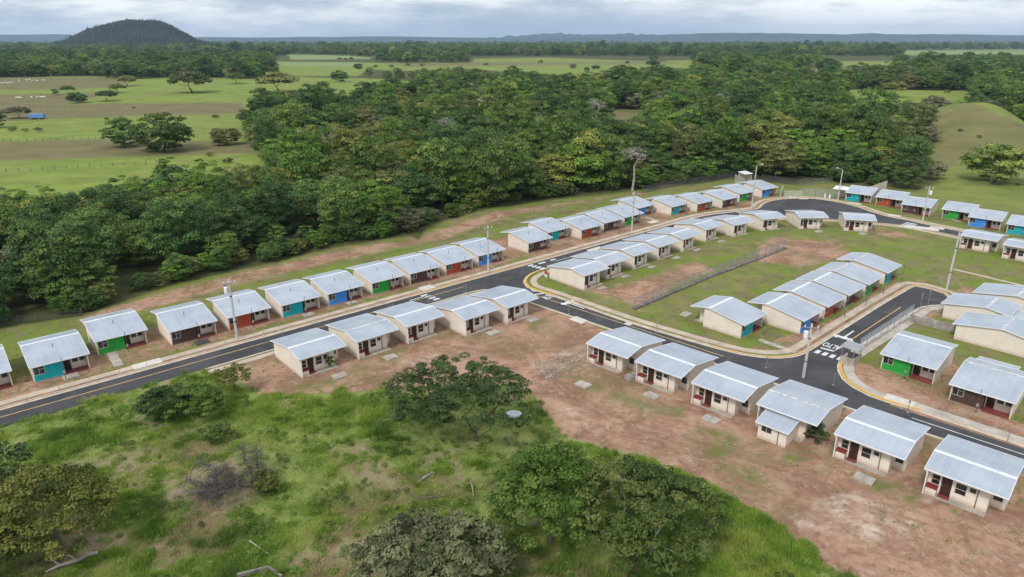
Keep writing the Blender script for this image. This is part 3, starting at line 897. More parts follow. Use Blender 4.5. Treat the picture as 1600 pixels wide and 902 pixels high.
def window(parent, a, b, y, za, zb, facing, cols=2, bars=()):
    """aluminium frame set in the opening, one pane mesh behind it; facing -1 front, +1 back"""
    yo = y + 0.015 * facing
    m = MB(); t = 0.045; d = 0.05
    y0, y1 = sorted((yo, yo - d * facing))
    m.box(a, b, y0, y1, za, za + t); m.box(a, b, y0, y1, zb - t, zb)
    m.box(a, a + t, y0, y1, za + t, zb - t); m.box(b - t, b, y0, y1, za + t, zb - t)
    for i in range(1, cols):
        c = a + (b - a) * i / cols
        m.box(c - t / 2, c + t / 2, y0, y1, za + t, zb - t)
    for (c0, c1, zf) in bars:
        zc = za + (zb - za) * zf
        m.box(a + (b - a) * c0 + t / 2, a + (b - a) * c1 - t / 2, y0 + 0.004, y1 - 0.004, zc - t / 2, zc + t / 2)
    w = m.build("window", M["frame"], parent)
    p = MB(); yy = sorted((yo - 0.02 * facing, yo - 0.035 * facing))
    p.box(a + 0.01, b - 0.01, yy[0], yy[1], za + 0.01, zb - 0.01)
    p.build("pane", M["glass"], w)
    return w


def door(parent, a, b, y, facing, z0=0.12):
    y0, y1 = sorted((y - 0.03 * facing, y - 0.08 * facing))
    m = MB().box(a + 0.01, b - 0.01, y0, y1, z0, 2.04)
    yf = y1 if facing > 0 else y0
    for zc in (0.35, 0.95, 1.5):
        m.box(a + 0.14, b - 0.14, *sorted((yf, yf + 0.015 * facing)), zc, zc + 0.38)
    d = m.build("door", M["door"], parent)
    MB().box(b - 0.16, b - 0.11, *sorted((yf + 0.001 * facing, yf + 0.06 * facing)), 1.02, 1.12).build("handle", M["steel"], d)
    return d


def make_house():
    root = empty("bungalow")
    t = 0.12
    m = MB()
    def side(x0, x1, y0, y1):
        ys = [y0] + [q for q, _ in ROOFP if y0 < q < y1] + [y1]
        m.prism_x([(y0, 0), (y1, 0)] + [(y, roofz(y) - 0.052) for y in reversed(ys)], x0, x1)
    side(0, t, 0.002, YR)
    side(W - t, W, 0.0, YF)
    side(1.2, 1.2 + t, YR - t, YB)
    wall_x(m, t, 1.2, YR - t, YR - 0.001, roofz(YR) - 0.06, [(0.25, 1.08, 0.80, 1.80)])
    wall_x(m, 1.2 + t, W - t, YB - t, YB - 0.001, roofz(YB) - 0.06, [(2.25, 2.85, 1.45, 2.02), (3.02, 3.98, 0.80, 2.02), (4.25, 5.15, 0.0, 2.1), (5.27, 6.0, 0.96, 2.05)])
    wall_x(m, 3.5, W - t, 1.2, 1.32, roofz(1.2) - 0.06, [(3.62, 4.46, 0.0, 2.1), (4.62, 5.36, 0.95, 1.70), (5.48, 6.20, 0.95, 1.70)])
    m.build("wall", M["wall"], root)
    p = MB()
    wall_x(p, t, 3.5, 0.0, t, roofz(0) - 0.05, [(0.16, 1.40, 0.95, 2.08)])
    p.prism_x([(t, 0), (1.2, 0), (1.2, roofz(1.2) - 0.06), (t, roofz(t) - 0.06)], 3.38, 3.5)
    p.build("front_wall", PANEL["turquoise"], root)
    # roof sheet with its fascia and ridge cap
    top = [(y, z) for y, z in ROOFP]; bot = [(y, z - 0.05) for y, z in reversed(ROOFP)]
    rf = MB().prism_x(top + bot, -0.22, W + 0.22).build("roof", M["roof"], root)
    fa = MB()
    for x0, x1 in ((-0.262, -0.222), (W + 0.222, W + 0.262)):
        fa.prism_x([(y, z + 0.025) for y, z in ROOFP] + [(y, z - 0.075) for y, z in reversed(ROOFP)], x0, x1)
    fa.box(-0.262, W + 0.262, -0.545, -0.503, 2.24, 2.385); fa.box(-0.262, W + 0.262, 8.783, 8.825, 2.68, 2.825)
    fa.build("fascia", M["fascia"], rf)
    cap = [(y, roofz(y) + 0.03) for y in (5.36, 5.48, 5.6, 5.72, 5.84)]
    MB().prism_x(cap + [(y, z - 0.028) for y, z in reversed(cap)], -0.27, W + 0.27).build("ridge_cap", M["cap_white"], rf)
    MB().tube([(3.1, 3.3, 2.95), (3.1, 3.3, 3.55)], 0.045, 6).build("vent_pipe", M["darksteel"], rf)
    MB().box(3.5, W - t - 0.002, -0.25, 1.198, 0.0, 0.11).build("porch_floor", M["red_floor"], root)
    window(root, 0.16, 1.40, 0.0, 0.95, 2.08, -1, 2, [(0.5, 1.0, 0.62)])
    window(root, 4.62, 5.36, 1.2, 0.95, 1.70, -1, 1)
    window(root, 5.48, 6.20, 1.2, 0.95, 1.70, -1, 1)
    door(root, 3.62, 4.46, 1.2, -1)
    window(root, 0.25, 1.08, YR - 0.001, 0.80, 1.80, 1, 1)
    window(root, 2.25, 2.85, YB - 0.001, 1.45, 2.02, 1, 1)
    window(root, 3.02, 3.98, YB - 0.001, 0.80, 2.02, 1, 1, [(0, 1, 0.45)])
    window(root, 5.27, 6.0, YB - 0.001, 0.96, 2.05, 1, 1, [(0, 1, 0.5)])
    door(root, 4.25, 5.15, YB - 0.001, 1)
    MB().box(4.2, 5.2, YB + 0.002, YB + 0.55, 0.0, 0.12).build("doorstep", M["red_floor"], root)
    s = MB().box(5.32, W - t - 0.03, YB + 0.12, YB + 0.72, 0.0, 0.80).build("laundry_sink", M["wall"], root)
    b = MB(); x0, x1, y0, y1 = 5.27, W - t - 0.004, YB + 0.06, YB + 0.80
    b.box(x0, x1, y0, y0 + 0.08, 0.802, 0.95); b.box(x0, x1, y1 - 0.08, y1, 0.802, 0.95); b.box(x0, x0 + 0.08, y0 + 0.08, y1 - 0.08, 0.802, 0.95); b.box(x1 - 0.08, x1, y0 + 0.08, y1 - 0.08, 0.802, 0.95)
    b.box(x0 + 0.08, x1 - 0.08, y0 + 0.08, y1 - 0.08, 0.802, 0.86)
    b.build("basin", M["sink_red"], s)
    MB().tube([(2.12, YB + 0.05, 0.05), (2.12, YB + 0.05, 2.85)], 0.045, 6).build("drain_pipe", M["pipe_dark"], root)
    dp = MB()
    for xx, yy, zz in ((W + 0.2, 8.7, 2.74),):
        dp.tube([(xx, yy, zz), (W - 0.06, YF + 0.06, 2.45), (W - 0.06, YF + 0.06, 0.03)], 0.05, 6)
    dp.build("downpipe", M["fascia"], root)
    f = MB().box(-0.05, W + 0.05, -0.05, YR, -0.02, 0.035); f.box(1.15, W + 0.05, YR, YF + 0.05, -0.02, 0.03)
    f.build("footing", M["concrete"], root)
    return root


HOUSE0 = make_house()
HUSED = [False]


def place_house(anchor, local, rot, colour, label, group, cap="cap_white", nm=None):
    if HUSED[0]: h = copy_tree(HOUSE0)
    else: h = HOUSE0; HUSED[0] = True
    a = math.radians(rot)
    ca, sa = math.cos(a), math.sin(a)
    h.location = (anchor.x - (local[0] * ca - local[1] * sa), anchor.y - (local[0] * sa + local[1] * ca), 0)
    h.rotation_euler = (0, 0, a)
    tag(h, label, "house", group)
    if group != "houses along the forest edge":
        for ch in list(h.children):
            for c2 in list(ch.children):
                if c2.name.startswith("vent_pipe"): bpy.data.objects.remove(c2)
    for ch in h.children:
        k = ch.name.split(".")[0]
        if k == "front_wall":
            ch.material_slots[0].link = "OBJECT"; ch.material_slots[0].material = PANEL[colour]
        if k == "roof":
            for c2 in ch.children:
                if c2.name.startswith("ridge_cap"):
                    c2.material_slots[0].link = "OBJECT"; c2.material_slots[0].material = M[cap]
    return h


ORD = "first second third fourth fifth sixth seventh eighth ninth tenth eleventh twelfth thirteenth fourteenth fifteenth sixteenth seventeenth eighteenth nineteenth twentieth twenty-first twenty-second".split()
CYC = ["turquoise", "blue", "green", "brown", "red"]
NAMEC = {"turquoise": "turquoise", "blue": "bright blue", "green": "green", "red": "brick red", "brown": "dark brown"}
FRONTS = []
# row along the forest; pixel = near front corner
A_PX = [(54.3, 598.3), (154.3, 556), (269, 540.5), (358.6, 517.5), (442, 497.4), (513.5, 478.8), (581.8, 461), (641.4, 445.6), (696.7, 431), (747.3, 416.7), (825.2, 396), (855.6, 378.6), (908.1, 374.2), (942.6, 363.4),
        (974.8, 354), (995, 339.2), (1048.1, 337), (1088.5, 332), (1127.9, 325.8), (1154.3, 315.9), (1189.4, 309)]
A_C = "turquoise green brown red turquoise blue green brown red blue brown turquoise red brown green blue turquoise red brown green blue".split()
a0 = G(21, 603.2)
h = place_house(a0, (W, 0), 41, "brown", "cream house cut by the frame edge at the near end of the forest row", "houses along the forest edge")
FRONTS.append((h, "dark brown", "house cut by the frame edge"))
for i, (q, c) in enumerate(zip(A_PX, A_C)):
    rot = 41 if i < 16 else 40 - (i - 16) * 1.5
    h = place_house(G(*q), (0, 0), rot, c, f"{ORD[i]} whole house from the near end of the forest row, {NAMEC[c]} front", "houses along the forest edge", "cap_white" if i != 14 else "cap_stain")
    FRONTS.append((h, NAMEC[c], f"{ORD[i]} house of the forest row"))
def roof_marks(h, cx, cy):
    """a blue ring and three dashes somebody painted on the sheets"""
    rf = [c for c in h.children if c.name.startswith("roof")][0]
    m = MB(); n = 18
    def q(x, y): return (x, y, roofz(y) + 0.012)
    vs = []
    for k in range(n):
        a = 2 * math.pi * k / n
        vs += [q(cx + 0.40 * math.cos(a), cy + 0.40 * math.sin(a)), q(cx + 0.29 * math.cos(a), cy + 0.29 * math.sin(a))]
    m.add(vs, [(2 * k, (2 * k + 2) % (2 * n), (2 * k + 3) % (2 * n), 2 * k + 1) for k in range(n)])
    for i, w in enumerate((0.35, 0.5, 0.3)):
        x0 = cx + 0.75 + i * 0.72; y0 = cy + 0.62 + 0.06 * i
        m.add([q(x0, y0), q(x0 + w, y0), q(x0 + w, y0 + 0.14), q(x0, y0 + 0.14)], [(0, 1, 2, 3)])
    m.build("roof_marking", M["blue_sheet"], rf)


roof_marks(FRONTS[10][0], 2.9, 2.4)
# short row whose backs face the bare lot
for i, q in enumerate([(472.5, 591.5), (560.7, 562.3), (637.7, 537.8), (727.7, 526.3), (792.6, 506.8)]):
    place_house(G(*q), (W, YF), 221, CYC[i], f"{ORD[i]} house from the near end of the row backing onto the bare lot" + (", stained ridge" if i == 1 else ""), "houses backing onto the bare lot", "cap_stain" if i == 1 else "cap_white")
# row of the middle block, backs to the lawn
C_PX = [(912.1, 454), (947.2, 437), (989.7, 421.4), (1027.6, 406.9), (1065.8, 394.1), (1101.5, 378), (1145, 370.5), (1190, 361.2)]
C_R = [221.5, 221.5, 221.5, 221.5, 221.5, 219, 210, 200]
for i, q in enumerate(C_PX):
    place_house(G(*q), (W, YF), C_R[i], CYC[(i + 2) % 5], f"{ORD[i]} house from the street corner in the row with backs to the fenced lawn", "houses with backs to the lawn")
place_house(G(1248.6, 358.2), (W, YF), 180.5, "green", "small cream house standing alone before the turning circle, nearer the long row", "houses at the turning circle")
place_house(G(1318.2, 360.5), (W, YF), 164, "blue", "small cream house standing alone beside the turning circle exit, away from the long row", "houses at the turning circle")
place_house(G(1498, 387.2), (W, YF), 133, "blue", "cream house behind the leaning pole, its back with red sink to the lawn", "houses facing the loop road")
place_house(G(1564.3, 403), (W, YF), 133, "green", "cream house cut by the frame edge, back to the lawn, beside the loop road", "houses facing the loop road")
# row below the dry knoll
D_PX = [(1320.5, 313.2), (1367.7, 320.5), (1407.5, 332.3), (1470.7, 340.7), (1511.7, 353.1), (1571.2, 364.8)]
D_C = "turquoise red brown green blue turquoise".split()
for i, q in enumerate(D_PX):
    h = place_house(G(*q), (0, 0), -42 - (1.5 * (i - 2) if i < 2 else 0), D_C[i], f"{ORD[i]} house from the turning circle in the row under the dry knoll, {NAMEC[D_C[i]]} front", "houses under the dry knoll", "cap_white" if i < 3 else "cap_stain")
    FRONTS.append((h, NAMEC[D_C[i]], f"{ORD[i]} house under the dry knoll"))
roof_marks([f[0] for f in FRONTS if "third house under" in f[2]][0], 2.2, 2.2)
# row facing the dead-end road
E_PX = [(1156.7, 529.6), (1248.9, 522.5), (1286.5, 499.6), (1319.6, 480.9), (1349.9, 463.6), (1380.1, 444.8)]
E_C = "turquoise blue red brown green turquoise".split()
for i, q in enumerate(E_PX):
    h = place_house(G(*q), (0, 0), 43, E_C[i], f"{ORD[i]} house from the corner in the row facing the dead-end road, {NAMEC[E_C[i]]} front", "houses facing the dead-end road", "cap_stain" if i > 3 else "cap_white")
    FRONTS.append((h, NAMEC[E_C[i]], f"{ORD[i]} house facing the dead-end road"))
# near row, backs to the red earth
for i, q in enumerate([(917.3, 565.5), (993, 595), (1080, 630), (1181.2, 664.9), (1300.7, 713.8), (1440, 770.3)]):
    ex = ", with lean-to" if i == 3 else ""
    hf = place_house(G(*q), (W, YF), 136, CYC[(i + 1) % 5], f"{ORD[i]} house from the rubble end of the near row on the red earth{ex}", "houses on the red earth", "cap_stain" if i == 3 else "cap_white")
    if i == 3: HF4 = hf
hg1 = place_house(G(1375.2, 576), (0, 0), -45.3, "green", "house with green front wall inside the chain-link corner lot", "houses of the corner lot")
hg2 = place_house(G(1481.7, 625.2), (0, 0), -45.3, "brown", "house with dark brown front and rear extension, beside the chain-link corner lot", "houses of the corner lot", "cap_stain")
FRONTS += [(hg1, "green", "house in the chain-link corner lot"), (hg2, "dark brown", "house across from the near row")]


def front_corner(px_, py_, z):
    p = G(px_, py_, z); a = math.radians(223)
    # eave corner -> wall corner, 0.5 m in from the eave and 0.22 m from the verge
    d = Vector((math.cos(a + math.pi / 2), math.sin(a + math.pi / 2), 0)) * 0.5 - Vector((math.cos(a), math.sin(a), 0)) * 0.22
    return Vector((p.x, p.y, 0)) + d


hh1 = place_house(G(1471.4, 496), (W, 0), 223, "blue", "large-looking house by the head of the dead-end road, window under its rear roof", "houses behind the block wall", "cap_stain")
place_house(front_corner(1488.4, 506, 2.36), (W, 0), 223, "red", "house half hidden behind the grey block wall, only roof and upper wall showing", "houses behind the block wall", "cap_stain")
place_house(front_corner(1519.5, 457, 2.36), (W, 0), 223, "green", "farthest of the three houses behind the grey block wall, cut by the frame edge", "houses behind the block wall", "cap_stain")


def extension(hs, x0=2.0, x1=5.2, y1=11.0):
    m = MB(); t = 0.12
    z0, z1 = 2.68, 2.12
    def zz(y): return z0 + (z1 - z0) * (y - YB) / (y1 - YB) - 0.05
    for a, b in ((x0, x0 + t), (x1 - t, x1)):
        m.prism_x([(YB + 0.003, 0), (y1, 0), (y1, zz(y1)), (YB + 0.003, zz(YB))], a, b)
    wall_x(m, x0 + t, x1 - t, y1 - t, y1 - 0.001, zz(y1) - 0.01, [(x1 - 1.55, x1 - 0.35, 1.0, 1.95)])
    m.build("extension_wall", M["wall"], hs)
    ya, yb = 8.0, y1 + 0.35
    prof = [(ya, zz(ya) + 0.06), (yb, zz(yb) + 0.06)]
    # starts just under the main eave
    r = MB().prism_x([(y, z - 0.03) for y, z in prof] + [(y, z - 0.075) for y, z in reversed(prof)], x0 - 0.25, x1 + 0.25).build("extension_roof", M["roof"], hs)
    f = MB()
    f.prism_x([(y, z + 0.02) for y, z in prof] + [(y, z - 0.12) for y, z in reversed(prof)], x0 - 0.292, x0 - 0.252)
    f.prism_x([(y, z + 0.02) for y, z in prof] + [(y, z - 0.12) for y, z in reversed(prof)], x1 + 0.252, x1 + 0.292)
    f.box(x0 - 0.29, x1 + 0.29, yb + 0.003, yb + 0.04, zz(yb) - 0.06, zz(yb) + 0.06)
    f.build("fascia", M["fascia"], r)
    window(hs, x1 - 1.55, x1 - 0.35, y1 - 0.001, 1.0, 1.95, 1, 2)
    MB().tube([(x0 + 0.9, y1 + 0.05, 0.05), (x0 + 0.9, y1 + 0.05, 1.98)], 0.045, 6).build("drain_pipe", M["pipe_dark"], hs)


extension(HF4); extension(hg2, 0.6, 4.6, 11.6); extension(hh1, 1.6, 5.6, 11.4)

# ------------------------------------------------------------------ meter masts in front of the houses
def make_mast():
    r = empty("meter_mast")
    MB().tube([(0, 0, 0), (0, 0, 3.55)], [0.045, 0.035], 6).build("pole", M["darksteel"], r)
    b = MB().box(-0.14, 0.14, -0.14, -0.04, 1.15, 1.55); b.tube([(0, -0.14, 1.35), (0, -0.2, 1.35)], 0.09, 8); b.build("meter_box", M["steel"], r)
    MB().box(-0.14, 0.14, -0.14, 0.14, 0.0, 0.16).build("base_block", M["concrete"], r)
    MB().tube([(0, 0, 3.5), (0.0, -0.1, 3.62), (0, -0.2, 3.5)], 0.03, 6).build("weatherhead", M["steel"], r)
    return r


MAST0 = make_mast(); first = True
for h, cn, where in FRONTS[1:]:
    m = MAST0 if first else copy_tree(MAST0); first = False
    a = h.rotation_euler.z
    lx, ly = 3.25 + rnd.uniform(-0.2, 0.3), -1.9 + rnd.uniform(-0.3, 0.3)
    m.location = (h.location.x + lx * math.cos(a) - ly * math.sin(a), h.location.y + lx * math.sin(a) + ly * math.cos(a), 0)
    m.rotation_euler = (0, 0, a)
    wb = where.replace("house of the", "house in the")
    tag(m, f"thin meter mast before the {cn} {wb}", "mast", "meter masts before the houses")

# ------------------------------------------------------------------ power poles and street lamps
def pole_height(b, top):
    g = G(*b)
    for z in np.arange(2, 14, 0.05):
        if proj(g.x, g.y, z)[1] <= top: return float(z)
    return 9.0


def power_pole(b, top, label, transformer=False, lamp=False, arms=True, ang=0.8):
    g = G(*b); h = min(pole_height(b, top), 11.5)
    r = empty("street_lamp" if lamp else "power_pole", (g.x, g.y, 0), ang)
    n = 8
    MB().tube([(0, 0, 0), (0, 0, h * 0.5), (0, 0, h)], [0.20, 0.165, 0.12], n).build("pole", M["polec"], r)
    if lamp:
        MB().tube([(0, 0, h - 0.25), (0.25, 0, h + 0.25), (1.2, 0, h + 0.45)], 0.05, 6).build("arm", M["steel"], r)
        l = MB(); l.box(1.05, 1.75, -0.14, 0.14, h + 0.38, h + 0.52); l.build("lamp_head", M["white_metal"], r)
    if arms:
        MB().box(-0.9, 0.9, -0.18, -0.125, h - 0.6, h - 0.48).build("crossarm", M["steel"], r)
        for x in (-0.8, 0.0, 0.8):
            MB().tube([(x, -0.15, h - 0.478), (x, -0.15, h - 0.32), (x, -0.15, h - 0.2)], [0.06, 0.08, 0.04], 8).build("insulator", M["white_metal"], r)
    bd = MB()
    for z in (h * 0.30, h * 0.72): bd.tube([(0, 0, z), (0, 0, z + 0.16)], 0.2, 8)
    bd.build("steel_band", M["darksteel"], r)
    if transformer:
        t = MB().tube([(-0.52, 0, h - 2.1), (-0.52, 0, h - 2.0), (-0.52, 0, h - 1.15), (-0.52, 0, h - 1.05)], [0.24, 0.29, 0.29, 0.2], 12).build("transformer", M["white_metal"], r)
        MB().tube([(-0.6, 0, h - 1.05), (-0.6, 0, h - 0.75)], 0.05, 6).tube([(-0.42, 0.08, h - 1.05), (-0.42, 0.08, h - 0.75)], 0.05, 6).build("bushing", M["darksteel"], t)
        MB().box(-0.28, 0.0, -0.04, 0.04, h - 1.7, h - 1.6).box(-0.28, 0.0, -0.04, 0.04, h - 1.35, h - 1.25).build("bracket", M["steel"], r)
    tag(r, label, "street lamp" if lamp else "power pole")
    return r


power_pole((371, 531), 437, "concrete power pole with white transformer before the first brick red house", True, ang=0.4)
power_pole((763, 424), 353, "plain concrete power pole beside the tenth house of the forest row", ang=0.7)
power_pole((987, 362), 300, "concrete power pole with white transformer before a green-fronted house", True, ang=-1.9)
power_pole((1174, 328), 252, "tall grey street lamp at the mouth of the turning circle", lamp=True, arms=False, ang=0.1)
power_pole((1309, 313), 266, "grey street lamp beside the fenced pump hut", lamp=True, arms=False, ang=2.6)
power_pole((1441.5, 345), 291, "concrete power pole with white transformer below the dry knoll", True, ang=2.4)
power_pole((1479, 452), 363, "tall bare concrete pole with black bands at the head of the dead-end road", arms=False)
power_pole((1255, 590), 506, "concrete power pole with white transformer at the junction with zebra crossing", True, ang=-0.2)

def cables(tops, label):
    m = MB()
    for (a, za), (b, zb) in zip(tops, tops[1:]):
        for off in (-0.7, 0.0, 0.7):
            A = G(*a); B = G(*b); A.z = za; B.z = zb
            d = (B - A); d.z = 0; d.normalize(); n = Vector((-d.y, d.x, 0)) * off
            pts = []
            for i in range(13):
                q = A.lerp(B, i / 12) + n; q.z -= 0.9 * 4 * (i / 12) * (1 - i / 12); pts.append(q)
            m.tube(pts, 0.014, 3, False)
    tag(m.build("power_line", M["rubber"]), label, "power line")


cables([((371, 531), pole_height((371, 531), 437) - 0.2), ((763, 424), pole_height((763, 424), 353) - 0.2), ((987, 362), pole_height((987, 362), 300) - 0.2)], "thin black power lines sagging between the poles of the forest row")

# short posts along the kerbs
def make_post():
    r = empty("kerb_post")
    MB().tube([(0, 0, 0), (0, 0, 1.75)], 0.035, 6).build("post", M["steel"], r)
    MB().box(-0.09, 0.09, -0.05, 0.05, 1.4, 1.66).build("cap_plate", M["steel"], r)
    MB().box(-0.12, 0.12, -0.12, 0.12, 0, 0.06).build("foot", M["concrete"], r)
    return r


POST0 = make_post(); first = True
for q, lab in (((669, 471), "thin grey post on the kerb beside the zebra crossing near the bare lot row"), ((728, 458), "thin grey post on the kerb behind the fourth bare lot house"), ((889, 491), "thin grey post on the kerb beside the painted turn arrow"),
               ((1025.4, 519), "thin grey post on the kerb behind the first near-row house"), ((1106, 537), "thin grey post on the kerb before the turquoise corner house"), ((1197, 575), "thin grey post on the road edge at the curved kerb"),
               ((1302, 602), "thin grey post on the road beside the yellow corner kerb"), ((1418, 645), "thin grey post at the end of the yellow kerb"), ((1574, 690), "thin grey post on the verge below the dark brown house"),
               ((1570, 686), None), ((1436, 487), "taller grey post where the dead-end road widens"), ((1449, 480), "grey post with box at the head of the dead-end road"), ((1290, 336), "thin post on the asphalt of the turning circle")):
    if lab is None: continue
    m = POST0 if first else copy_tree(POST0); first = False
    g = G(*q); m.location = (g.x, g.y, 0); m.rotation_euler = (0, 0, rnd.uniform(0, 3))
    if "taller" in lab or "box" in lab: m.scale = (1.2, 1.2, 1.9)
    tag(m, lab, "post", "thin posts along the kerbs")
def make_peg():
    r = empty("kerb_peg")
    MB().tube([(0, 0, 0), (0.02, 0, 0.75)], 0.03, 6).build("stake", M["steel"], r)
    MB().box(-0.08, 0.08, -0.08, 0.08, 0, 0.08).build("foot", M["apron"], r)
    return r
PEG0 = make_peg()
for i, q in enumerate(((43.5, 629), (93.6, 612), (141, 596), (187.8, 585), (230, 574), (352, 541), (412, 524), (437, 517))):
    m = PEG0 if i == 0 else copy_tree(PEG0)
    g = G(*q); m.location = (g.x, g.y, 0.03); m.rotation_euler = (0, 0, i)
    tag(m, "short grey survey peg on the kerb below the forest row", "peg", "survey pegs on the kerb")

# stop sign at the corner of the lawn block
g = G(853, 442)
sg = empty("stop_sign", (g.x, g.y, 0), math.radians(-40))
MB().tube([(0, 0, 0), (0, 0, 2.3)], 0.035, 6).build("post", M["steel"], sg)
pl = MB().tube([(0, -0.045, 2.05), (0, -0.06, 2.05)], 0.36, 8).build("sign_plate", M["sign_red"], sg)
tag(sg, "red and white stop sign beside the corner house of the lawn row", "sign")
MB().box(-0.3, 0.3, -0.055, -0.045, 1.15, 1.6).build("lower_plate", M["white_metal"], sg)

# ------------------------------------------------------------------ slabs, aprons, small things on the lots
def slab(name, q, sx, sy, hgt, ang, mat, label, cat, group=None, lift=0.0):
    g = G(*q)
    m = MB()
    m.box(-sx / 2, sx / 2, -sy / 2, sy / 2, 0, hgt)
    if name == "septic_lid":
        m.box(-sx / 2 + 0.12, -0.04, -sy / 2 + 0.12, sy / 2 - 0.12, hgt + 0.001, hgt + 0.05); m.box(0.04, sx / 2 - 0.12, -sy / 2 + 0.12, sy / 2 - 0.12, hgt + 0.001, hgt + 0.05)
    o = m.build(name, mat)
    o.location = (g.x, g.y, lift + float(terrain(g.x, g.y))); o.rotation_euler = (0, 0, math.radians(ang))
    return tag(o, label, cat, group)


for i, q in enumerate([(940, 451), (977, 432.5), (1017.7, 418), (1056.5, 403.6), (1089, 391), (1127, 377.6)]):
    slab("septic_lid", q, 1.9, 1.1, 0.12, 41, M["concrete"], f"pale concrete lid in the lawn behind the {ORD[i]} house of the lawn row", "lid", "septic lids in the lawn")
for q, lab in (((770.6, 521), "raised pale concrete lid on red earth behind the fourth bare lot house"), ((609.7, 559), "grey concrete lid behind the second bare lot house"), ((531, 588), "worn concrete lid behind the first bare lot house"),
               ((832, 500.5), "grey concrete lid behind the fifth bare lot house"), ((1111, 656.5), "square pale lid behind the third near-row house"), ((1018, 619), "earth coloured lid behind the second near-row house"),
               ((911, 602), "rough pale slab behind the first near-row house"), ((1350, 749), "cracked concrete lid behind the fifth near-row house"), ((1279, 362.5), "small lid behind the lone house at the turning circle"), ((1347.7, 366), "small lid behind the lone house at the circle exit"),
               ((1071.5, 492), "pair of slabs behind the turquoise corner house"), ((316, 535.5), "dark stacked slabs before the dark brown third house"), ((481.6, 492.5), "grey slab before the fifth forest row house"), ((550, 474), "grey slab before the blue sixth house"),
               ((111, 589), "grey slab before the turquoise first house")):
    slab("septic_lid", q, 1.9, 1.45, 0.16, 41 if q[0] < 860 or q[1] < 520 else -45, M["darksteel"] if "dark stacked" in lab else (M["sidewalk_grey"] if "pale" in lab else M["concrete"]), lab, "lid")
for q, sx, sy, a, lab in (((230, 569.5), 3.6, 1.7, 41, "white cement driveway apron below the green second house"), ((667, 450.5), 2.6, 2.0, 41, "white cement apron before the ninth forest row house"), ((904, 501), 2.6, 1.7, -47, "white cement apron on the verge before the bare lot"),
                          ((982, 507.0), 1.0, 1.0, -47, "white inlet frame on the kerb behind the first near-row house"), ((1405, 627.5), 3.3, 1.9, -45, "white cement apron behind the yellow corner kerb"), ((1020, 347.5), 2.6, 1.6, 41, "white apron on the verge after the gap in the forest row"),
                          ((1335, 318.5), 3.2, 1.8, -42, "white apron before the first knoll house"), ((1397, 337.5), 3.0, 1.8, -42, "white apron before the third knoll house"), ((1464, 357), 3.0, 1.6, -42, "white cement ramp on the loop road kerb"), ((1238, 309), 2.6, 1.2, 0, "white kerb slab on the far rim of the circle"),
                          ((1255, 311), 2.4, 1.0, 0, "white kerb slab below the wire gate"), ((1440, 357), 7.0, 2.6, -30, "broken cement paving on the lawn by the loop road"), ((930, 390), 4.0, 1.4, 41, "pale cement path slab between the two forest row groups")):
    slab("cement_apron", q, sx, sy, 0.13, a, M["apron"], lab, "slab")
def path_slab(a, b, w, lab, mat="concrete"):
    A, B = G(*a), G(*b)
    o = ribbon("footpath", [A.lerp(B, i / 8) for i in range(9)], -w / 2, w / 2, 0, 0.05, M[mat], None, "structure", 0.05)
path_slab((172, 548), (186, 572), 1.2, "")
path_slab((1186, 531), (1243, 551), 1.0, ""); path_slab((1009, 339.5), (1030, 346.5), 1.0, ""); path_slab((1484, 341.5), (1500, 347), 1.2, ""); path_slab((1490, 421), (1620, 452), 0.8, "", "sidewalk")

# ------------------------------------------------------------------ chain-link fences, walls
def wire_panel(m, A, B, z0, z1, sp=0.32, r=0.012):
    L = (B - A).length; d = (B - A) / L; hh = z1 - z0
    k = -hh
    while k < L:
        for sgn in (0, 1):
            a0, a1 = k, k + hh
            zA, zB = (z0, z1) if sgn == 0 else (z1, z0)
            s0 = max(0.0, a0); s1 = min(L, a1)
            if s1 > s0 + 0.02:
                fa = (s0 - a0) / hh; fb = (s1 - a0) / hh
                P = A + d * s0; Q = A + d * s1
                m.tube([(P.x, P.y, zA + (zB - zA) * fa), (Q.x, Q.y, zA + (zB - zA) * fb)], r, 3, False)
        k += sp


def chain_fence(name, pts, hgt, label, base=0.0, post=2.6, mat="steel", pr=0.04, sp=0.34, wr=0.012, rail=True):
    P = [G(*q) for q in pts]
    root = empty(name, (0, 0, 0))
    wires = MB(); rails = MB()
    done = []
    for A, B in zip(P, P[1:]):
        A = Vector((A.x, A.y, 0)); B = Vector((B.x, B.y, 0))
        wire_panel(wires, A, B, base + 0.05, base + hgt - 0.03, sp, wr)
        if rail: rails.tube([(A.x, A.y, base + hgt), (B.x, B.y, base + hgt)], pr * 0.8, 6)
        n = max(1, round((B - A).length / post))
        for i in range(n + (1 if B is P[-1] or (B - Vector((P[-1].x, P[-1].y, 0))).length < 0.01 else 0)):
            c = A.lerp(B, i / n)
            MB().tube([(c.x, c.y, base - 0.05 if base == 0 else base), (c.x, c.y, base + hgt + 0.06)], pr, 6).build("post", M[mat], root)
    w = wires.build("wire_mesh", M[mat], root)
    if rail: rails.build("top_rail", M[mat], root)
    tag(root, label, "fence")
    return root


chain_fence("chain_link_fence", [(991, 483), (1105, 434), (1225, 388)], 1.5, "long galvanised chain-link fence on a stone footing across the lawn", 0.35, sp=0.26, mat="polegrey")


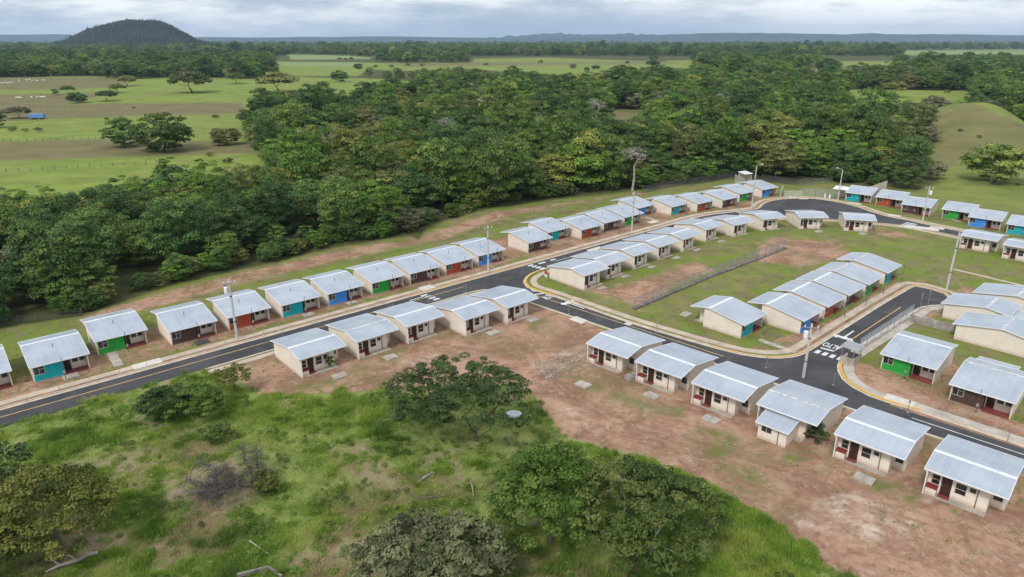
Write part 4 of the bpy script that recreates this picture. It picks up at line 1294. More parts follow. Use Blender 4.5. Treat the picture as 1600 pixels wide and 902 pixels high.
def stone_wall(name, pts, label, w=0.5, hgt=0.4):
    m = MB(); r = random.Random(3)
    P = [G(*q) for q in pts]
    for A, B in zip(P, P[1:]):
        L = (B - A).length; k = 0
        ang = math.atan2(B.y - A.y, B.x - A.x)
        while k < L:
            s = r.uniform(0.3, 0.6)
            c = A.lerp(B, min(1, (k + s / 2) / L))
            m.rbox((c.x + r.uniform(-0.05, 0.05), c.y + r.uniform(-0.05, 0.05)), s / 2 + 0.03, w / 2 * r.uniform(0.8, 1.15), hgt * r.uniform(0.75, 1.0), ang + r.uniform(-0.15, 0.15), 0.0)
            k += s
    o = m.build(name, M["darkstone"])
    return tag(o, label, "wall")


stone_wall("stone_footing_wall", [(990, 484), (1105, 435), (1227, 389)], "low rubble stone wall under the lawn fence", 0.7, 0.38)


def plain_wall(name, a, b, h0, h1, th, mat, label, cat="wall"):
    A, B = G(*a), G(*b)
    A.z = B.z = 0
    d = (B - A).normalized(); n = Vector((-d.y, d.x, 0)) * th / 2
    vs = []
    for P, hh in ((A, h0), (B, h1)):
        vs += [tuple(P - n), tuple(P + n), (P.x + n.x, P.y + n.y, hh), (P.x - n.x, P.y - n.y, hh)]
    m = MB().add(vs, [(0, 1, 2, 3), (7, 6, 5, 4), (0, 4, 5, 1), (1, 5, 6, 2), (2, 6, 7, 3), (3, 7, 4, 0)])
    L = (B - A).length; k = 0
    # coping and piers
    while k <= L + 0.01:
        c = A.lerp(B, k / L); hh = h0 + (h1 - h0) * k / L
        m.rbox((c.x, c.y), 0.11, th / 2 + 0.05, hh + 0.06, math.atan2(d.y, d.x), 0.0)
        k += L / max(1, round(L / 2.4))
    return tag(m.build(name, mat), label, cat)


plain_wall("block_wall", (1422, 503), (1640, 558), 1.25, 1.35, 0.18, M["greywall"], "stained grey block wall below the white roofed houses")
chain_fence("chain_link_fence", [(1342, 549), (1425, 494)], 1.7, "galvanised chain-link fence along the dead-end road beside the green house", 0.30)
plain_wall("low_wall", (1339, 550), (1425, 494.5), 0.32, 0.32, 0.3, M["greywall"], "low concrete wall under the fence beside the dead-end road")
chain_fence("perimeter_fence", [(1003, 302), (1060, 291), (1105, 285), (1150, 278)], 2.0, "dark wire fence between the forest and the far end of the row", mat="darksteel", pr=0.06, sp=0.5, wr=0.03)
chain_fence("perimeter_fence", [(-60, 526), (0, 511), (60, 502), (128, 494)], 1.4, "dark wire fence at the forest edge behind the nearest houses", mat="darksteel", pr=0.06, sp=0.5, wr=0.03, rail=False)
chain_fence("perimeter_fence", [(1190, 282), (1245, 290), (1300, 286)], 1.8, "dark wire fence behind the lawn beyond the turning circle", mat="darksteel", pr=0.06, sp=0.5, wr=0.03)
chain_fence("chain_link_fence", [(1224, 308.5), (1254, 307.5)], 1.9, "low grey wire fence on the rim of the turning circle", wr=0.02, pr=0.05)
chain_fence("wire_gate", [(1254, 307.3), (1273, 308)], 2.3, "wire gate with taller frame on the rim of the turning circle", wr=0.02, pr=0.07)
chain_fence("chain_link_fence", [(1274, 308.3), (1290, 309), (1307, 312)], 2.3, "grey wire enclosure before the small pump hut", wr=0.02, pr=0.06)
plain_wall("gable_wall", (1357, 299), (1383, 298), 1.2, 2.9, 0.2, M["sidewalk_grey"], "pale sloping retaining wall behind the first knoll house")
plain_wall("gable_wall", (1148, 286), (1162, 292), 2.6, 2.2, 0.2, M["sidewalk_grey"], "pale stepped retaining wall behind the last forest row house")
plain_wall("gable_wall", (1219, 309), (1222, 303), 1.8, 2.4, 0.2, M["sidewalk_grey"], "pale end wall beside the blue house at the turning circle")

# little roofs
def hut(q, sx, sy, h, ang, label, name="pump_hut"):
    g = G(*q); r = empty(name, (g.x, g.y, 0), math.radians(ang))
    m = MB()
    m.box(sx / 2 - 0.12, sx / 2, -sy / 2, sy / 2, 0, h - 0.4); m.box(-sx / 2, sx / 2 - 0.122, sy / 2 - 0.12, sy / 2, 0, h - 0.02)
    m.build("wall", M["wall"], r)
    for x in (-sx / 2 + 0.06, sx / 2 - 0.2):
        MB().tube([(x, -sy / 2 + 0.1, 0), (x, -sy / 2 + 0.1, h - 0.28)], 0.06, 6).build("post", M["steel"], r)
    p = [(-sy / 2 - 0.3, h - 0.28), (sy / 2 + 0.3, h + 0.1)]
    MB().prism_x([(y, z + 0.04) for y, z in p] + [(y, z) for y, z in reversed(p)], -sx / 2 - 0.3, sx / 2 + 0.3).build("roof", M["cap_white"], r)
    return tag(r, label, "hut")


hut((1313, 309.5), 3.4, 3.0, 2.9, -38, "small pump hut with white roof beside the street lamp")
hut((1163, 285.5), 3.0, 2.6, 3.2, 30, "white roofed shed rising behind the last forest row house", "shed")
def valve(q, label):
    g = G(*q); r = empty("valve_post", (g.x, g.y, 0))
    MB().tube([(0, 0, 0), (0, 0, 0.5), (0, 0, 0.9)], [0.28, 0.28, 0.2], 8).build("body", M["white_metal"], r)
    MB().tube([(0, 0, 0.9), (0, 0, 1.35)], 0.12, 8).build("stem", M["white_metal"], r)
    tag(r, label, "valve", "white valve posts")
valve((1289, 309), "white valve post at the wire gate corner"); valve((1296, 310.5), "white valve post before the pump hut")

# half built metal booth at the end of the fence
g = G(1328, 566); bo = empty("metal_booth", (g.x, g.y, 0), math.radians(43))
m = MB(); m.box(-1.3, 1.3, -0.9, -0.8, 0, 1.15); m.box(-1.3, -1.2, -0.8, 0.9, 0, 1.15); m.box(1.2, 1.3, -0.8, 0.9, 0, 1.0); m.build("low_wall", M["concrete"], bo)
for x in (-1.22, 1.22):
    for y in (-0.75, 0.8): MB().tube([(x, y, 1.0), (x, y, 2.35 + (0.1 if y > 0 else 0))], 0.05, 6).build("post", M["steel"], bo)
MB().prism_x([(-1.15, 2.34), (0.2, 2.47), (1.2, 2.52), (1.2, 2.47), (0.2, 2.42), (-1.15, 2.29)], -1.35, 1.45).build("roof", M["steel"], bo)
m = MB(); rr = random.Random(5)
for i in range(9): m.tube([(0.2 + rr.uniform(-0.9, 0.9), rr.uniform(-0.6, 0.6), 0.1), (0.6 + rr.uniform(-1, 1.2), rr.uniform(-0.7, 0.7), rr.uniform(0.6, 1.9))], 0.035, 5)
m.build("steel_rod", M["darksteel"], bo)
tag(bo, "small grey booth with white metal roof at the zebra crossing", "booth")

g = G(986, 592); m = MB().box(-0.75, 0.75, -0.5, 0.5, 0, 0.55); m.box(-0.6, -0.1, -0.35, 0.35, 0.551, 0.72); m.box(0.1, 0.6, -0.35, 0.35, 0.551, 0.8)
o = m.build("concrete_block", M["greywall"], loc=(g.x, g.y, 0)); o.rotation_euler = (0, 0, 0.5); tag(o, "grey concrete block on the earth between the first two near-row houses", "block")

# ------------------------------------------------------------------ trees
def leaf_quads(C, Nn, size, rng, aspect=0.62):
    n = len(C)
    t = rng.normal(size=(n, 3)); t -= Nn * np.sum(t * Nn, 1, keepdims=True)
    t /= np.linalg.norm(t, axis=1, keepdims=True) + 1e-9
    b = np.cross(Nn, t)
    s = (size * rng.uniform(0.6, 1.35, n))[:, None]
    sb = s * aspect
    # kite-shaped sprig, folded a little along its length
    V = np.empty((n, 4, 3))
    V[:, 0] = C - t * s; V[:, 1] = C + b * sb - Nn * s * 0.18; V[:, 2] = C + t * s * 1.1; V[:, 3] = C - b * sb - Nn * s * 0.18
    return V.reshape(-1, 3)


def clump_centres(rng, rx, ry, rz, zc, n, low=-0.35, lobes=7, fill=0.25, rough=0.35):
    ld = rng.normal(size=(lobes, 3)); ld[:, 2] = np.abs(ld[:, 2]) * 0.6; ld /= np.linalg.norm(ld, axis=1, keepdims=True)
    la = rng.uniform(-rough, rough, lobes)
    out = []
    while len(out) < n:
        d = rng.normal(size=3); d /= np.linalg.norm(d)
        if d[2] < low: continue
        if d[2] < 0 and rng.random() < 0.35: continue
        r = rng.uniform(0.35, 0.75) if rng.random() < fill else rng.uniform(0.78, 1.0)
        r *= 1 + np.sum(la * np.maximum(0, ld @ d) ** 4) * 1.0
        out.append((d[0] * rx * r, d[1] * ry * r, zc + d[2] * rz * r))
    return np.array(out)


def foliage(rng, C, crad, per, size, flat=0.6, spread_t=0.8):
    k = len(C)
    n = k * per
    d = rng.normal(size=(n, 3)); d /= np.linalg.norm(d, axis=1, keepdims=True)
    d[:, 2] = np.where(d[:, 2] < -0.2, -d[:, 2] * 0.6, d[:, 2])
    cr = np.repeat(crad * rng.uniform(0.65, 1.3, k), per)
    rr = cr * rng.uniform(0.35, 1.0, n) ** 0.5
    off = d * rr[:, None]; off[:, 2] *= flat
    P = np.repeat(C, per, 0) + off
    nn = d + rng.normal(size=(n, 3)) * 0.42 + np.array([0, 0, 0.5]); nn /= np.linalg.norm(nn, axis=1, keepdims=True)
    tint = np.clip(np.repeat(rng.uniform(0, 1, k), per) * spread_t + rng.uniform(0, 1, n) * (1 - spread_t), 0, 1)
    V = leaf_quads(P, nn, size, rng)
    Q = np.arange(n * 4).reshape(n, 4)
    return V, Q, np.repeat(tint, 4)


def limb_mesh(rng, C, base, fork, r0, maxlimb=40, droop=0.12, sides=5):
    """trunk, limbs and twigs reaching the clumps"""
    m = MB()
    nodes = [(np.array(fork), r0 * 0.75)]
    b = np.array(base, float); f = np.array(fork, float)
    mid = (b + f) / 2 + rng.normal(size=3) * np.array([0.06, 0.06, 0]) * np.linalg.norm(f - b)
    m.tube([b, b + (mid - b) * 0.12, mid, f], [r0 * 1.5, r0 * 1.05, r0 * 0.9, r0 * 0.75], 7)
    order = np.argsort(np.linalg.norm(C - f, axis=1))
    idx = order[::max(1, len(order) // maxlimb)]
    for i in idx:
        c = C[i]
        best = min(range(len(nodes)), key=lambda q: np.linalg.norm(nodes[q][0] - c) + (0 if nodes[q][0][2] <= c[2] + 0.3 else 3))
        p, r = nodes[best]
        L = np.linalg.norm(c - p)
        if L < 0.05: continue
        h1 = p + (c - p) * 0.4 + np.array([rng.normal() * 0.07 * L, rng.normal() * 0.07 * L, -droop * L * rng.uniform(0, 1)])
        h2 = p + (c - p) * 0.75 + np.array([rng.normal() * 0.05 * L, rng.normal() * 0.05 * L, -droop * L * 0.6])
        r1 = max(0.018, r * 0.72)
        m.tube([p, h1, h2, c], [r1, r1 * 0.8, r1 * 0.6, max(0.012, r1 * 0.35)], sides, False)
        nodes += [(h1, r1 * 0.8), (h2, r1 * 0.6), (c, max(0.02, r1 * 0.4))]
    return m


def make_tree(name, seed, rx, ry, rz, zc, nclump, per, crad, size, leaf, bark="bark", trunk_r=0.2, fork=None, low=-0.35, flat=0.6, fill=0.25, rough=0.35, lean=(0, 0), limbs=24):
    rng = np.random.default_rng(seed)
    root = empty(name)
    C = clump_centres(rng, rx, ry, rz, zc, nclump, low, 7, fill, rough)
    C[:, 0] += lean[0]; C[:, 1] += lean[1]
    C[:, 2] = np.maximum(C[:, 2], 0.5)
    V, Q, T = foliage(rng, C, crad, per, size, flat)
    V[:, 2] = np.maximum(V[:, 2], 0.05)
    np_mesh("crown", V, Q, LEAF[leaf], {"tint": ("F", T)}, root)
    fk = fork or (lean[0] * 0.3, lean[1] * 0.3, max(0.6, zc - rz * 0.45))
    limb_mesh(rng, C, (0, 0, -0.1), fk, trunk_r, limbs).build("trunk", M[bark], root)
    return root


def put(o, x, y, rz=0.0, s=1.0, z=None):
    o.location = (x, y, float(terrain(x, y)) if z is None else z); o.rotation_euler = (0, 0, rz); o.scale = (s, s, s)
    return o


# forest tree kinds: (leaf, words)
KINDS = [("deep", "dark green rounded tree"), ("mid", "mid green leafy tree"), ("olive", "olive brown open-crowned tree"), ("fresh", "fresh green tree"), ("deep", "dense dark tree with flat top"), ("mid", "mid green tree with layered crown"),
         ("yellow", "yellow-green tree"), ("olive", "olive green spreading tree"), ("mid", "tall mid green tree"), ("dusty", "grey-brown thin-leaved tree"), ("fresh", "fresh green layered tree"), ("deep", "tall dark green tree")]
SHAPES = [(4.8, 4.0, 4.6, 0.62), (4.4, 4.2, 4.8, 0.6), (5.0, 3.5, 4.5, 0.5), (4.5, 4.0, 4.6, 0.6), (5.8, 3.4, 4.6, 0.45), (5.4, 3.8, 4.6, 0.42), (4.2, 4.0, 4.7, 0.6), (6.0, 3.4, 4.5, 0.42), (4.1, 5.0, 5.8, 0.65), (4.4, 3.6, 4.6, 0.5), (5.2, 3.8, 4.7, 0.42), (4.4, 5.0, 6.0, 0.65)]
PROTO = []
for i, ((leaf, words), (rx, rz, zc, flat)) in enumerate(zip(KINDS, SHAPES)):
    t = make_tree("forest_tree", 100 + i, rx, rx * 0.95, rz, zc, 84 if leaf != "dusty" else 60, 88 if leaf != "dusty" else 46, 1.3, 0.20, leaf, trunk_r=0.17, low=-0.95, flat=flat, fill=0.22, rough=0.42, limbs=18)
    PROTO.append(t)
PH = [zc + rz for (_, rz, zc, _) in SHAPES]

CLEAR = P_PAST


def forest_points():
    rng = np.random.default_rng(5)
    pts = []
    y = 85.0
    while y < 1500:
        sp = 7.6 if y < 230 else 7.6 * (1 + (y - 230) / 800.0)
        x0, x1 = -0.80 * y - 25, 0.80 * y + 25
        n = int((x1 - x0) / sp)
        xs = x0 + (np.arange(n) + rng.uniform(-0.4, 0.4, n) + rng.random()) * sp
        ys = y + rng.uniform(-0.42, 0.42, n) * sp
        pts.append(np.stack([xs, ys], 1)); y += sp * 0.92
    P = np.concatenate(pts)
    nmain = len(P)
    # young growth along the near edge of the wood
    edge_px = [(-60, 520), (0, 510), (124, 490), (273, 441), (420, 408), (520, 384), (640, 364), (668, 348), (765, 322), (870, 308), (1010, 292), (1100, 283), (1150, 272), (1290, 279), (1380, 292)]
    E = [G(*q) for q in edge_px]
    ep = []
    for A, B in zip(E, E[1:]):
        for i in range(int((B - A).length / 1.7)):
            c = A.lerp(B, rng.random()); ep.append((c.x + rng.normal() * 1.0, c.y + 1.0 + abs(rng.normal()) * 1.5))
    P = np.concatenate([P, np.array(ep)])
    young = np.zeros(len(P), bool); young[nmain:] = True
    # farther woods: spread evenly over the picture strip they fill
    n = 16000
    qx = rng.uniform(-250, 1850, n); qy = 64.6 + (88 - 64.6) * rng.random(n) ** 1.35
    v = (qy - CY) / F; t = H / (SP + v * CP)
    P2 = np.stack([(qx - CX) / F * t, t * (CP - v * SP)], 1)
    P2 = P2[P2[:, 1] > 1480]
    P = np.concatenate([P, P2]); young = np.concatenate([young, np.zeros(len(P2), bool)])
    kind = rng.integers(0, len(KINDS), len(P))
    # patches where one kind prevails
    patch = np.sin(P[:, 0] * 0.035 + 1.0) * np.cos(P[:, 1] * 0.03) + 0.5 * np.sin(P[:, 0] * 0.09 + P[:, 1] * 0.07)
    kind = np.where((patch > 0.55) & (rng.random(len(P)) < 0.6), rng.choice([0, 4, 11, 1], len(P)), kind)
    kind = np.where((patch < -0.6) & (rng.random(len(P)) < 0.6), rng.choice([3, 6, 10, 7], len(P)), kind)
    kind = np.where((kind == 9) & (rng.random(len(P)) < 0.75), 1, kind); kind = np.where((kind == 2) & (rng.random(len(P)) < 0.4), 8, kind)
    sc = 0.72 + 1.0 * rng.random(len(P)) ** 1.5
    sc = np.where(P[:, 1] > 1480, sc * rng.uniform(0.9, 1.5, len(P)), sc)
    sc = np.where(young, rng.uniform(0.26, 0.5, len(P)), sc)
    sc = np.where((P[:, 1] > 230) & ~young, sc * np.minimum(1.0 + (P[:, 1] - 230) / 1400.0, 1.35), sc)
    sc = np.where((P[:, 1] < 165) & ~young, np.minimum(sc, 1.2) * 0.92, sc)
    z = terrain(P[:, 0], P[:, 1])
    hh = np.array(PH)[kind] * sc; rr = np.array([s[0] for s in SHAPES])[kind] * sc
    bad = np.zeros(len(P), bool)
    bx, by = proj(P[:, 0], P[:, 1], z)
    behind = (P[:, 1] > 372) & (bx > 1400)
    bad |= inpoly(bx, by, P_SETTLE) & ~behind
    knoll = terrain(P[:, 0], P[:, 1]) > 0.8
    bad |= knoll & (P[:, 1] < 372) & (bx > 1425)
    kx = [(1452, 250), (1432, 205), (1440, 175), (1470, 162), (1520, 158), (1560, 178), (1610, 206), (1800, 290), (2400, 500), (1500, 330)]
    # a tree must not stand before open ground the photo shows
    for fx, fz in ((0, 0), (-0.75, 0.4), (0.75, 0.4), (0, 0.95), (-0.55, 0.75), (0.55, 0.75)):
        qx, qy = proj(P[:, 0] + fx * rr, P[:, 1], z + fz * hh)
        for poly in CLEAR: bad |= inpoly(qx, qy, poly)
        bad |= inpoly(qx, qy, kx) & ~behind & (P[:, 1] < 372)
    # sides against the settlement
    for fx in (-0.9, 0.9):
        qx, qy = proj(P[:, 0] + fx * rr, P[:, 1] - 0.6 * rr, z)
        bad |= inpoly(qx, qy, P_SETTLE) & ~behind & (P[:, 1] < 330) & (rng.random(len(P)) < 0.85) & ~young
    bt_ = G(988, 298)
    bad |= (np.hypot(P[:, 0] - bt_.x, P[:, 1] - bt_.y) < 4.5) | ((np.abs(P[:, 0] - bt_.x * P[:, 1] / bt_.y) < 3.5) & (P[:, 1] < bt_.y))
    k = ~bad
    return P[k], kind[k], sc[k], rng.uniform(0, 6.28, k.sum())


FP, FK, FS, FR = forest_points()
qx, qy = proj(FP[:, 0], FP[:, 1], 5.0)
inview = (qx > -60) & (qx < 1660)
rank = np.where(inview, FS / FP[:, 1], 0)
order = np.argsort(-rank)
near = order[:300]; rest = order[300:]
seen = set()
for i in near:
    k = int(FK[i])
    if k not in seen: t = PROTO[k]; seen.add(k)
    else: t = copy_tree(PROTO[k])
    put(t, FP[i, 0], FP[i, 1], FR[i], FS[i])
    t.scale = (FS[i], FS[i], FS[i] * rnd.uniform(0.78, 1.35))
    tag(t, f"{KINDS[k][1]} in the forest belt beyond the houses", "tree", f"{KINDS[k][1]}s of the forest belt")
for k in range(len(KINDS)):
    if k not in seen:
        i = near[k]; put(PROTO[k], FP[i, 0] + 4, FP[i, 1] + 6); tag(PROTO[k], f"{KINDS[k][1]} in the forest belt beyond the houses", "tree", f"{KINDS[k][1]}s of the forest belt")


def far_woods(name, P, K, S, R):
    """trees too many to count: one object that repeats the crowns of the forest trees"""
    me = bpy.data.meshes.new(name)
    z = terrain(P[:, 0], P[:, 1])
    me.from_pydata([(float(a), float(b), float(c) - 0.3) for (a, b), c in zip(P, z)], [], [])
    for an, typ, arr in (("kind", "INT", K.astype(np.int32)), ("size", "FLOAT", S.astype(np.float32)), ("turn", "FLOAT", R.astype(np.float32))):
        a = me.attributes.new(an, typ, "POINT"); a.data.foreach_set("value", arr)
    o = bpy.data.objects.new(name, me); COL.objects.link(o)
    ng = bpy.data.node_groups.new(name, "GeometryNodeTree")
    ng.interface.new_socket("Geometry", in_out="INPUT", socket_type="NodeSocketGeometry"); ng.interface.new_socket("Geometry", in_out="OUTPUT", socket_type="NodeSocketGeometry")
    gi = ng.nodes.new("NodeGroupInput"); go = ng.nodes.new("NodeGroupOutput")
    iop = ng.nodes.new("GeometryNodeInstanceOnPoints"); jg = ng.nodes.new("GeometryNodeJoinGeometry")
    # joined geometry comes out in reverse link order; any order will do
    for t in PROTO:
        oi = ng.nodes.new("GeometryNodeObjectInfo"); oi.transform_space = "ORIGINAL"; oi.inputs["As Instance"].default_value = True
        oi.inputs["Object"].default_value = [c for c in t.children if c.name.startswith("crown")][0]
        ng.links.new(oi.outputs["Geometry"], jg.inputs[0])
    def named(n, typ):
        q = ng.nodes.new("GeometryNodeInputNamedAttribute"); q.data_type = typ; q.inputs["Name"].default_value = n; return q.outputs["Attribute"]
    ng.links.new(gi.outputs[0], iop.inputs["Points"]); ng.links.new(jg.outputs[0], iop.inputs["Instance"])
    iop.inputs["Pick Instance"].default_value = True
    ng.links.new(named("kind", "INT"), iop.inputs["Instance Index"])
    cx = ng.nodes.new("ShaderNodeCombineXYZ"); ng.links.new(named("turn", "FLOAT"), cx.inputs[2])
    e2r = ng.nodes.new("FunctionNodeEulerToRotation"); ng.links.new(cx.outputs[0], e2r.inputs[0]); ng.links.new(e2r.outputs[0], iop.inputs["Rotation"])
    ng.links.new(named("size", "FLOAT"), iop.inputs["Scale"])
    ng.links.new(iop.outputs[0], go.inputs[0])
    md = o.modifiers.new("woods", "NODES"); md.node_group = ng
    return o


fw = far_woods("forest", FP[rest], FK[rest], FS[rest], FR[rest])
tag(fw, "dark green forest stretching behind the nearest trees to the horizon", "forest", None, "stuff")

# trees standing by themselves in the pastures: base pixel, crown width in pixels, crown height in pixels, kind, flat?
SOLO = [((1425, 205), 56, 40, "mid", 0, "leafy tree on the shaded flank of the knoll, highest of the group"), ((1415, 228), 60, 44, "olive", 0, "olive tree on the flank of the knoll below the highest one"), ((1432, 248), 52, 40, "deep", 0, "dark tree at the foot of the knoll flank, nearest the houses"), ((1440, 190), 44, 30, "olive", 1, "flat olive tree beside the crest of the dry knoll"), ((1404, 250), 60, 46, "mid", 0, "green tree at the forest corner below the knoll flank"), ((1448, 222), 36, 28, "dusty", 0, "small grey-green tree farthest out on the knoll flank"), ((292, 318), 118, 66, "deep", 0, "large dark tree standing out above the forest belt at the pasture"), ((300, 145), 66, 34, "olive", 1, "broad umbrella-shaped tree in the pasture, largest under the far wood"), ((437, 144), 68, 28, "olive", 1, "wide umbrella tree in the pasture nearest the forest tip"), ((123, 161), 32, 17, "deep", 0, "small dark round tree in the pasture above the blue trailer"),
        ((167, 158), 34, 17, "deep", 1, "dark low tree with bent trunk beside the small round one"), ((107, 147), 22, 14, "deep", 1, "small dark tree at the back of the pasture group"), ((87, 149), 12, 12, "mid", 0, "tiny thin tree beside the dark pasture group"),
        ((200, 135), 28, 17, "olive", 1, "olive tree with bare trunk at the far pasture edge"), ((184, 145), 26, 14, "mid", 1, "pale green flat tree before the far pasture edge"), ((196, 229), 62, 46, "deep", 0, "dark rounded tree, the smaller of the touching pasture pair"),
        ((256, 236), 92, 60, "mid", 0, "large wide green tree, the bigger of the touching pasture pair"), ((352, 226), 52, 28, "olive", 0, "low brownish round tree at the pasture corner"), ((505, 141), 24, 16, "mid", 0, "small round tree in the pasture behind the forest tip"),
        ((370, 131), 30, 18, "mid", 1, "mid green tree before the far wood edge"), ((-2, 200), 30, 30, "deep", 0, "dark tree cut by the frame edge beside the blue trailer"), ((442, 158), 24, 18, "olive", 0, "small olive tree on the pasture before the forest tip"),
        ((530, 128), 30, 20, "deep", 0, "dark tree at the pasture end by the woods"), ((1553, 284), 96, 66, "mid", 0, "big spreading tree on the slope of the dry knoll"), ((1462, 280), 34, 34, "dusty", 0, "slender grey tree leaning on the foot of the knoll"),
        ((1461, 175), 42, 28, "dusty", 0, "grey-green tree on the crest of the dry knoll"), ((560, 108), 16, 9, "deep", 0, "small dark tree in the farther pasture"), ((917, 114), 12, 10, "deep", 0, "tiny dark upright tree in the middle pasture"), ((931, 108), 14, 6, "deep", 0, "small low dark tree in the middle pasture"),
        ((963, 109), 12, 7, "deep", 0, "small round tree in the middle pasture"), ((895, 107), 14, 8, "dusty", 0, "pale grey tree in the middle pasture"), ((1280, 107), 14, 9, "deep", 0, "small dark tree in the far bright field"), ((1020, 102), 22, 7, "deep", 0, "dark shrubby clump at the end of the middle pasture"),
        ((30, 185), 40, 19, "dusty", 1, "grey bare-looking umbrella tree beside the blue trailer"), ((1394, 152), 40, 26, "olive", 1, "umbrella tree before the bright field behind the knoll")]
for i, (q, cw, ch, leaf, flat, lab) in enumerate(SOLO):
    g = G(*q)
    depth = g.y * CP + (H - g.z) * SP
    wid = cw * depth / F; hgt = ch * depth / F * 0.97
    rx = wid / 2 * 0.9
    if flat: rz = hgt * 0.36; zc = hgt * 0.56
    else: rz = hgt * 0.44; zc = hgt * 0.46
    cr = max(0.5, rx * 0.26)
    t = make_tree("pasture_tree", 300 + i, rx, rx, rz, zc, 80, 85, cr, max(0.14, cr * 0.19), leaf, trunk_r=max(0.12, rx * 0.045), low=-0.35 if flat else -0.95, flat=0.5, fill=0.3, rough=0.18, limbs=14, fork=(0.1 * rx, 0, hgt * 0.2))
    put(t, g.x, g.y, rnd.uniform(0, 6))
    tag(t, lab, "tree")


# bare pale tree in front of the forest
def bare_tree(name, seed, h, spread, r0, bark, trunk=0.5, n=46, twigs=3, updir=0.75):
    rng = np.random.default_rng(seed)
    C = clump_centres(rng, spread, spread, h * (1 - trunk) * 0.55, h * (trunk + (1 - trunk) * 0.5), n, -0.3, 5, 0.3, 0.3)
    root = empty(name)
    m = limb_mesh(rng, C, (0, 0, -0.1), (rng.normal() * 0.15, 0, h * trunk), r0, n, 0.05, 5)
    m.build("trunk", M[bark], root)
    tw = MB()
    for c in C:
        for _ in range(twigs):
            d = rng.normal(size=3) * np.array([1, 1, 0.6]); d[2] = abs(d[2]) * updir
            d = d / np.linalg.norm(d) * spread * rng.uniform(0.14, 0.3)
            tw.tube([c, c + d * 0.5 + rng.normal(size=3) * 0.05, c + d], [0.036, 0.026, 0.014], 3, False)
    tw.build("twig", M[bark], root)["kind"] = "stuff"
    return root


bt = bare_tree("bare_tree", 41, max(12.5, pole_height((988, 298), 214)), 4.3, 0.34, "palebark", 0.58, 80, 5)
g = G(988, 298); put(bt, g.x, g.y, 0.3); tag(bt, "pale leafless tree rising before the dark forest edge", "tree")
bt2 = bare_tree("bare_tree", 43, 9.5, 2.2, 0.16, "palebark", 0.6, 24, 3)
g = G(618, 300); put(bt2, g.x, g.y); tag(bt2, "thin grey dead trunk standing inside the forest", "tree")

BARE = [(520, 262), (700, 250), (845, 238), (1075, 232), (1210, 240), (930, 208), (590, 232), (760, 205), (1320, 232), (1130, 190)]
for i, q in enumerate(BARE):
    c = copy_tree(bt if i % 2 else bt2)
    g = G(*q); put(c, g.x, g.y, i * 1.3, 1.15 + 0.07 * (i % 4) + (0.25 if not i % 2 else 0))
    tag(c, "bare pale tree standing among the green crowns of the forest", "tree", "bare trees among the forest crowns")

